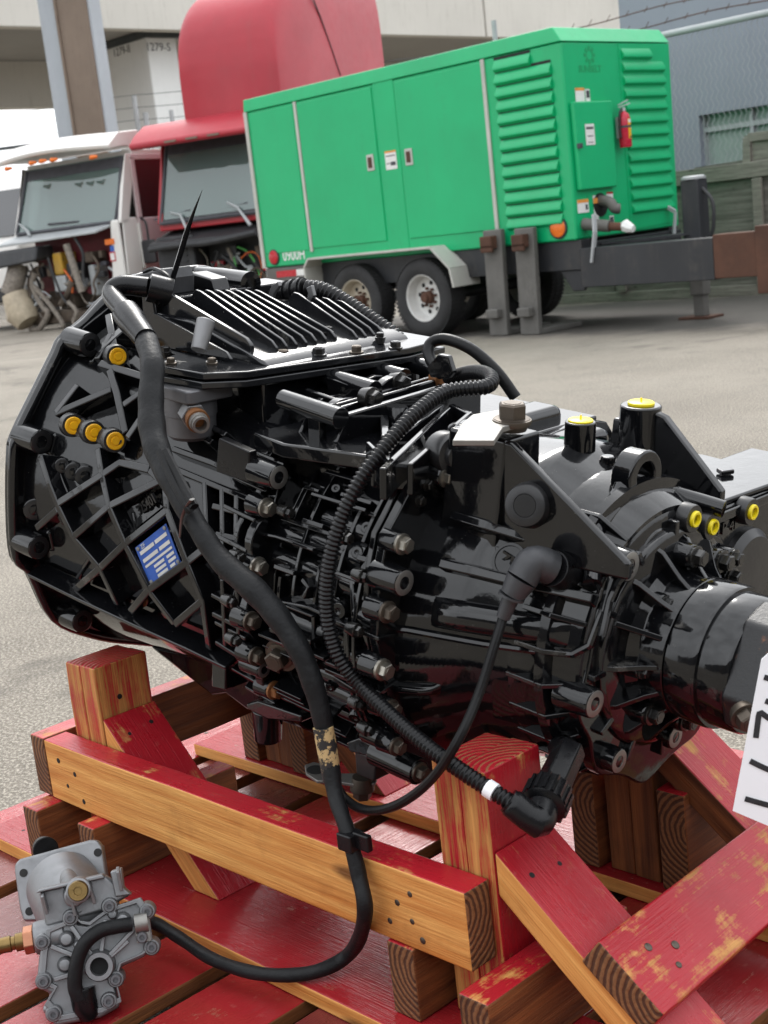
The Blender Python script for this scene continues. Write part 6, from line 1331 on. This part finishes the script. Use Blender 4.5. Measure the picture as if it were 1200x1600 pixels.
for i, (mt, r, pts) in enumerate([(GHOSE2, .05, [(.45, -.75), (.35, -1.0), (.5, -1.4), (.6, -1.55), (.35, -1.9), (.15, -2.12)]), (GHOSE2, .04, [(.4, -1.0), (.7, -1.4), (.9, -1.75), (.88, -2.0)]), (RUSTM, .06, [(1.3, -1.0), (1.1, -1.25), (.95, -1.4)]), (OHOSE, .018, [(1.15, -.75), (1.28, -1.0), (1.25, -1.2)]), (DKPL, .025, [(1.5, -.2), (1.62, -.5), (1.55, -.9), (1.6, -1.1)]), (GHOSE2, .06, [(1.32, -.3), (1.4, -.7), (1.5, -1.2)]), (DKPL, .02, [(.9, -.5), (.98, -.9), (1.1, -1.3), (1.3, -1.5)]), (GHOSE2, .035, [(1.2, -1.35), (1.35, -1.55), (1.25, -1.75), (1.4, -1.85)])]):
    m = MB(); pp_ = [V((xl+a, -.12-.02*i, max(.04, zwb-.05+b*.86))) for a, b in pts]; m.sweep(smooth(pp_, 5), r, 8); m.build('hose', mt, wt_)
m = MB(); m.sweep([V((xl+.15, .0, zwb+.12)), V((xl+.35, -.05, zwb+.0)), V((xl+.45, -.1, zwb-.1))], [.012, .02, .03], 6); m.build('wiper_arm', GALV, wt_)
m = MB(); m.bar((xl+.75, .05, zwb+.05), (xl+1.4, .06, zwb+.03), .03, .03); m.build('wiper_blade', INK, wt_)
m = MB(); m.box((xl+.3, .3, .35), (xl+.55, 5.5, .62)); m.box((xr-.55, .3, .35), (xr-.3, 5.5, .62)); m.build('frame_rail', RUSTM, wt_)
for x in (xl+.15, xr-.15): plain_wheel(wt_, x, 3.8)
for x in (xl+.45, xr-.45): m = MB(); m.box((x-.12, .5, 0), (x+.12, .85, .36)); m.build('stand_block', WOODB, wt_)
screen_trim(wt_, xl, xr, zwb, zwt, .15); clutter(wt_, xl+.1, xr-.35, .55, zwb-.5, .02, 9, 20)

# white pickup at the very edge
vg = W.pl(-30, 460, 1, 24.5); vt, VF = truck('white_van', 'white van mostly hidden beside the white stripped cab', (vg.x, 24.5, 0), -.40, TRUCKW, None, None, 'van'); del vt['group']
A = lambda x, y, d=0.0: VF.pl(x, y, 1, d); xr = A(24, 380).x; zt_ = A(10, 275).z
m = MB(); m.prism([V((xr, y, z)) for y, z in [(.0, .45), (.0, 1.2), (.1, 1.5), (.5, 1.6), (.95, zt_-.15), (1.2, zt_), (3.6, zt_), (3.6, .45)]], (-2.0, 0, 0)); m.build('body', TRUCKW, vt, bevel=.08, seg=3)
m = MB(); m.prism([V((xr-.1, .49, 1.63)), V((xr-1.9, .49, 1.63)), V((xr-1.85, .93, zt_-.18)), V((xr-.15, .93, zt_-.18))], (0, -.025, .01)); m.build('windscreen', GLASSD, vt)
m = MB(); m.prism([V((xr, .65, 1.6)), V((xr, 1.05, zt_-.2)), V((xr, 1.9, zt_-.2)), V((xr, 1.9, 1.6))], (.012, 0, 0)); m.build('door_window', GLASSD, vt)
m = MB(); m.box((xr-1.95, -.08, .5), (xr-.05, .02, .75)); m.build('bumper', DKPL, vt, bevel=.03)
for x in (xr-.15, xr-1.85): 
    m = MB(); m.lathe([(-.1, .2), (-.11, .32), (-.09, .35), (.09, .35), (.11, .32), (.1, .2)], o=V((x, .75, .35)), ax=(1, 0, 0), seg=28, closed=True); m.build('wheel', TYRE, vt)
    m = MB(); m.lathe([(-.1, .2), (-.11, .32), (-.09, .35), (.09, .35), (.11, .32), (.1, .2)], o=V((x, 2.9, .35)), ax=(1, 0, 0), seg=28, closed=True); m.build('wheel', TYRE, vt)

# ------------------------------------------------------------------ number card hung on the output yoke
pcx = L.pl(1165, 1160, 1, .17); cn_ = (CAM-L.M@pcx); cn_ = (L.M.to_3x3().inverted() @ cn_); cn_.z *= .3; cn_ = (cn_+V((.25, 0, 0))).normalized()
cq = lambda x, y, h=0.0: L.plane(x, y, pcx+cn_*h, cn_)
card = thing('number_card', 'white card with black hand-drawn numbers hanging at the output shaft', 'card', L.M)
m = MB(); m.prism([cq(x, y) for x, y in [(1190, 1030), (1270, 960), (1330, 980), (1270, 1320), (1145, 1267)]], -cn_*.0012); m.build('sheet', MAT['white_paper'], card)
def stroke(pts, wd=.0027):
    m = MB(); p = [cq(x, y, .0006) for x, y in pts]; q = resample(smooth(p, 5), .003)
    m.sweep(q, wd, 6, flat=.08, up=cn_); m.build('pen_stroke', MAT['marker'], card)
stroke([(1164, 1248), (1185, 1254), (1215, 1262), (1240, 1268)]); stroke([(1172, 1189), (1190, 1198), (1215, 1208), (1240, 1214)]); stroke([(1181, 1153), (1184, 1130), (1187, 1113), (1195, 1118), (1210, 1128), (1228, 1138)])
stroke([(1194, 1058), (1210, 1063), (1230, 1070)]); stroke([(1196, 1095), (1212, 1101), (1230, 1106)])

# ------------------------------------------------------------------ unseen dark building, added behind the camera for the glossy paint to mirror
Wh = Frame((-2, -11, 0), .12)
wh = thing('added_dark_building', 'unseen long low brown building added behind the camera as a dark reflection', 'added_dark_building', Wh.M)
WHW = painted('added_dark_cladding', (.05, .045, .04, 1), .2, .7, .4, (.05, .045, .04, 1), .4)
m = MB(); m.box((-34, -9, 0), (34, 0, 4.6)); m.build('wall', WHW, wh)
m = MB(); m.prism([V((-34.6, .5, 4.5)), V((-34.6, -4.5, 6.0)), V((-34.6, -9.5, 4.5))], (69.2, 0, 0)); m.build('roof', GREYST, wh)
for i in range(7):
    m = MB(); m.box((-30+i*9, 0, .02), (-25+i*9, .06, 3.8)); m.build('added_door', CHAS, wh)
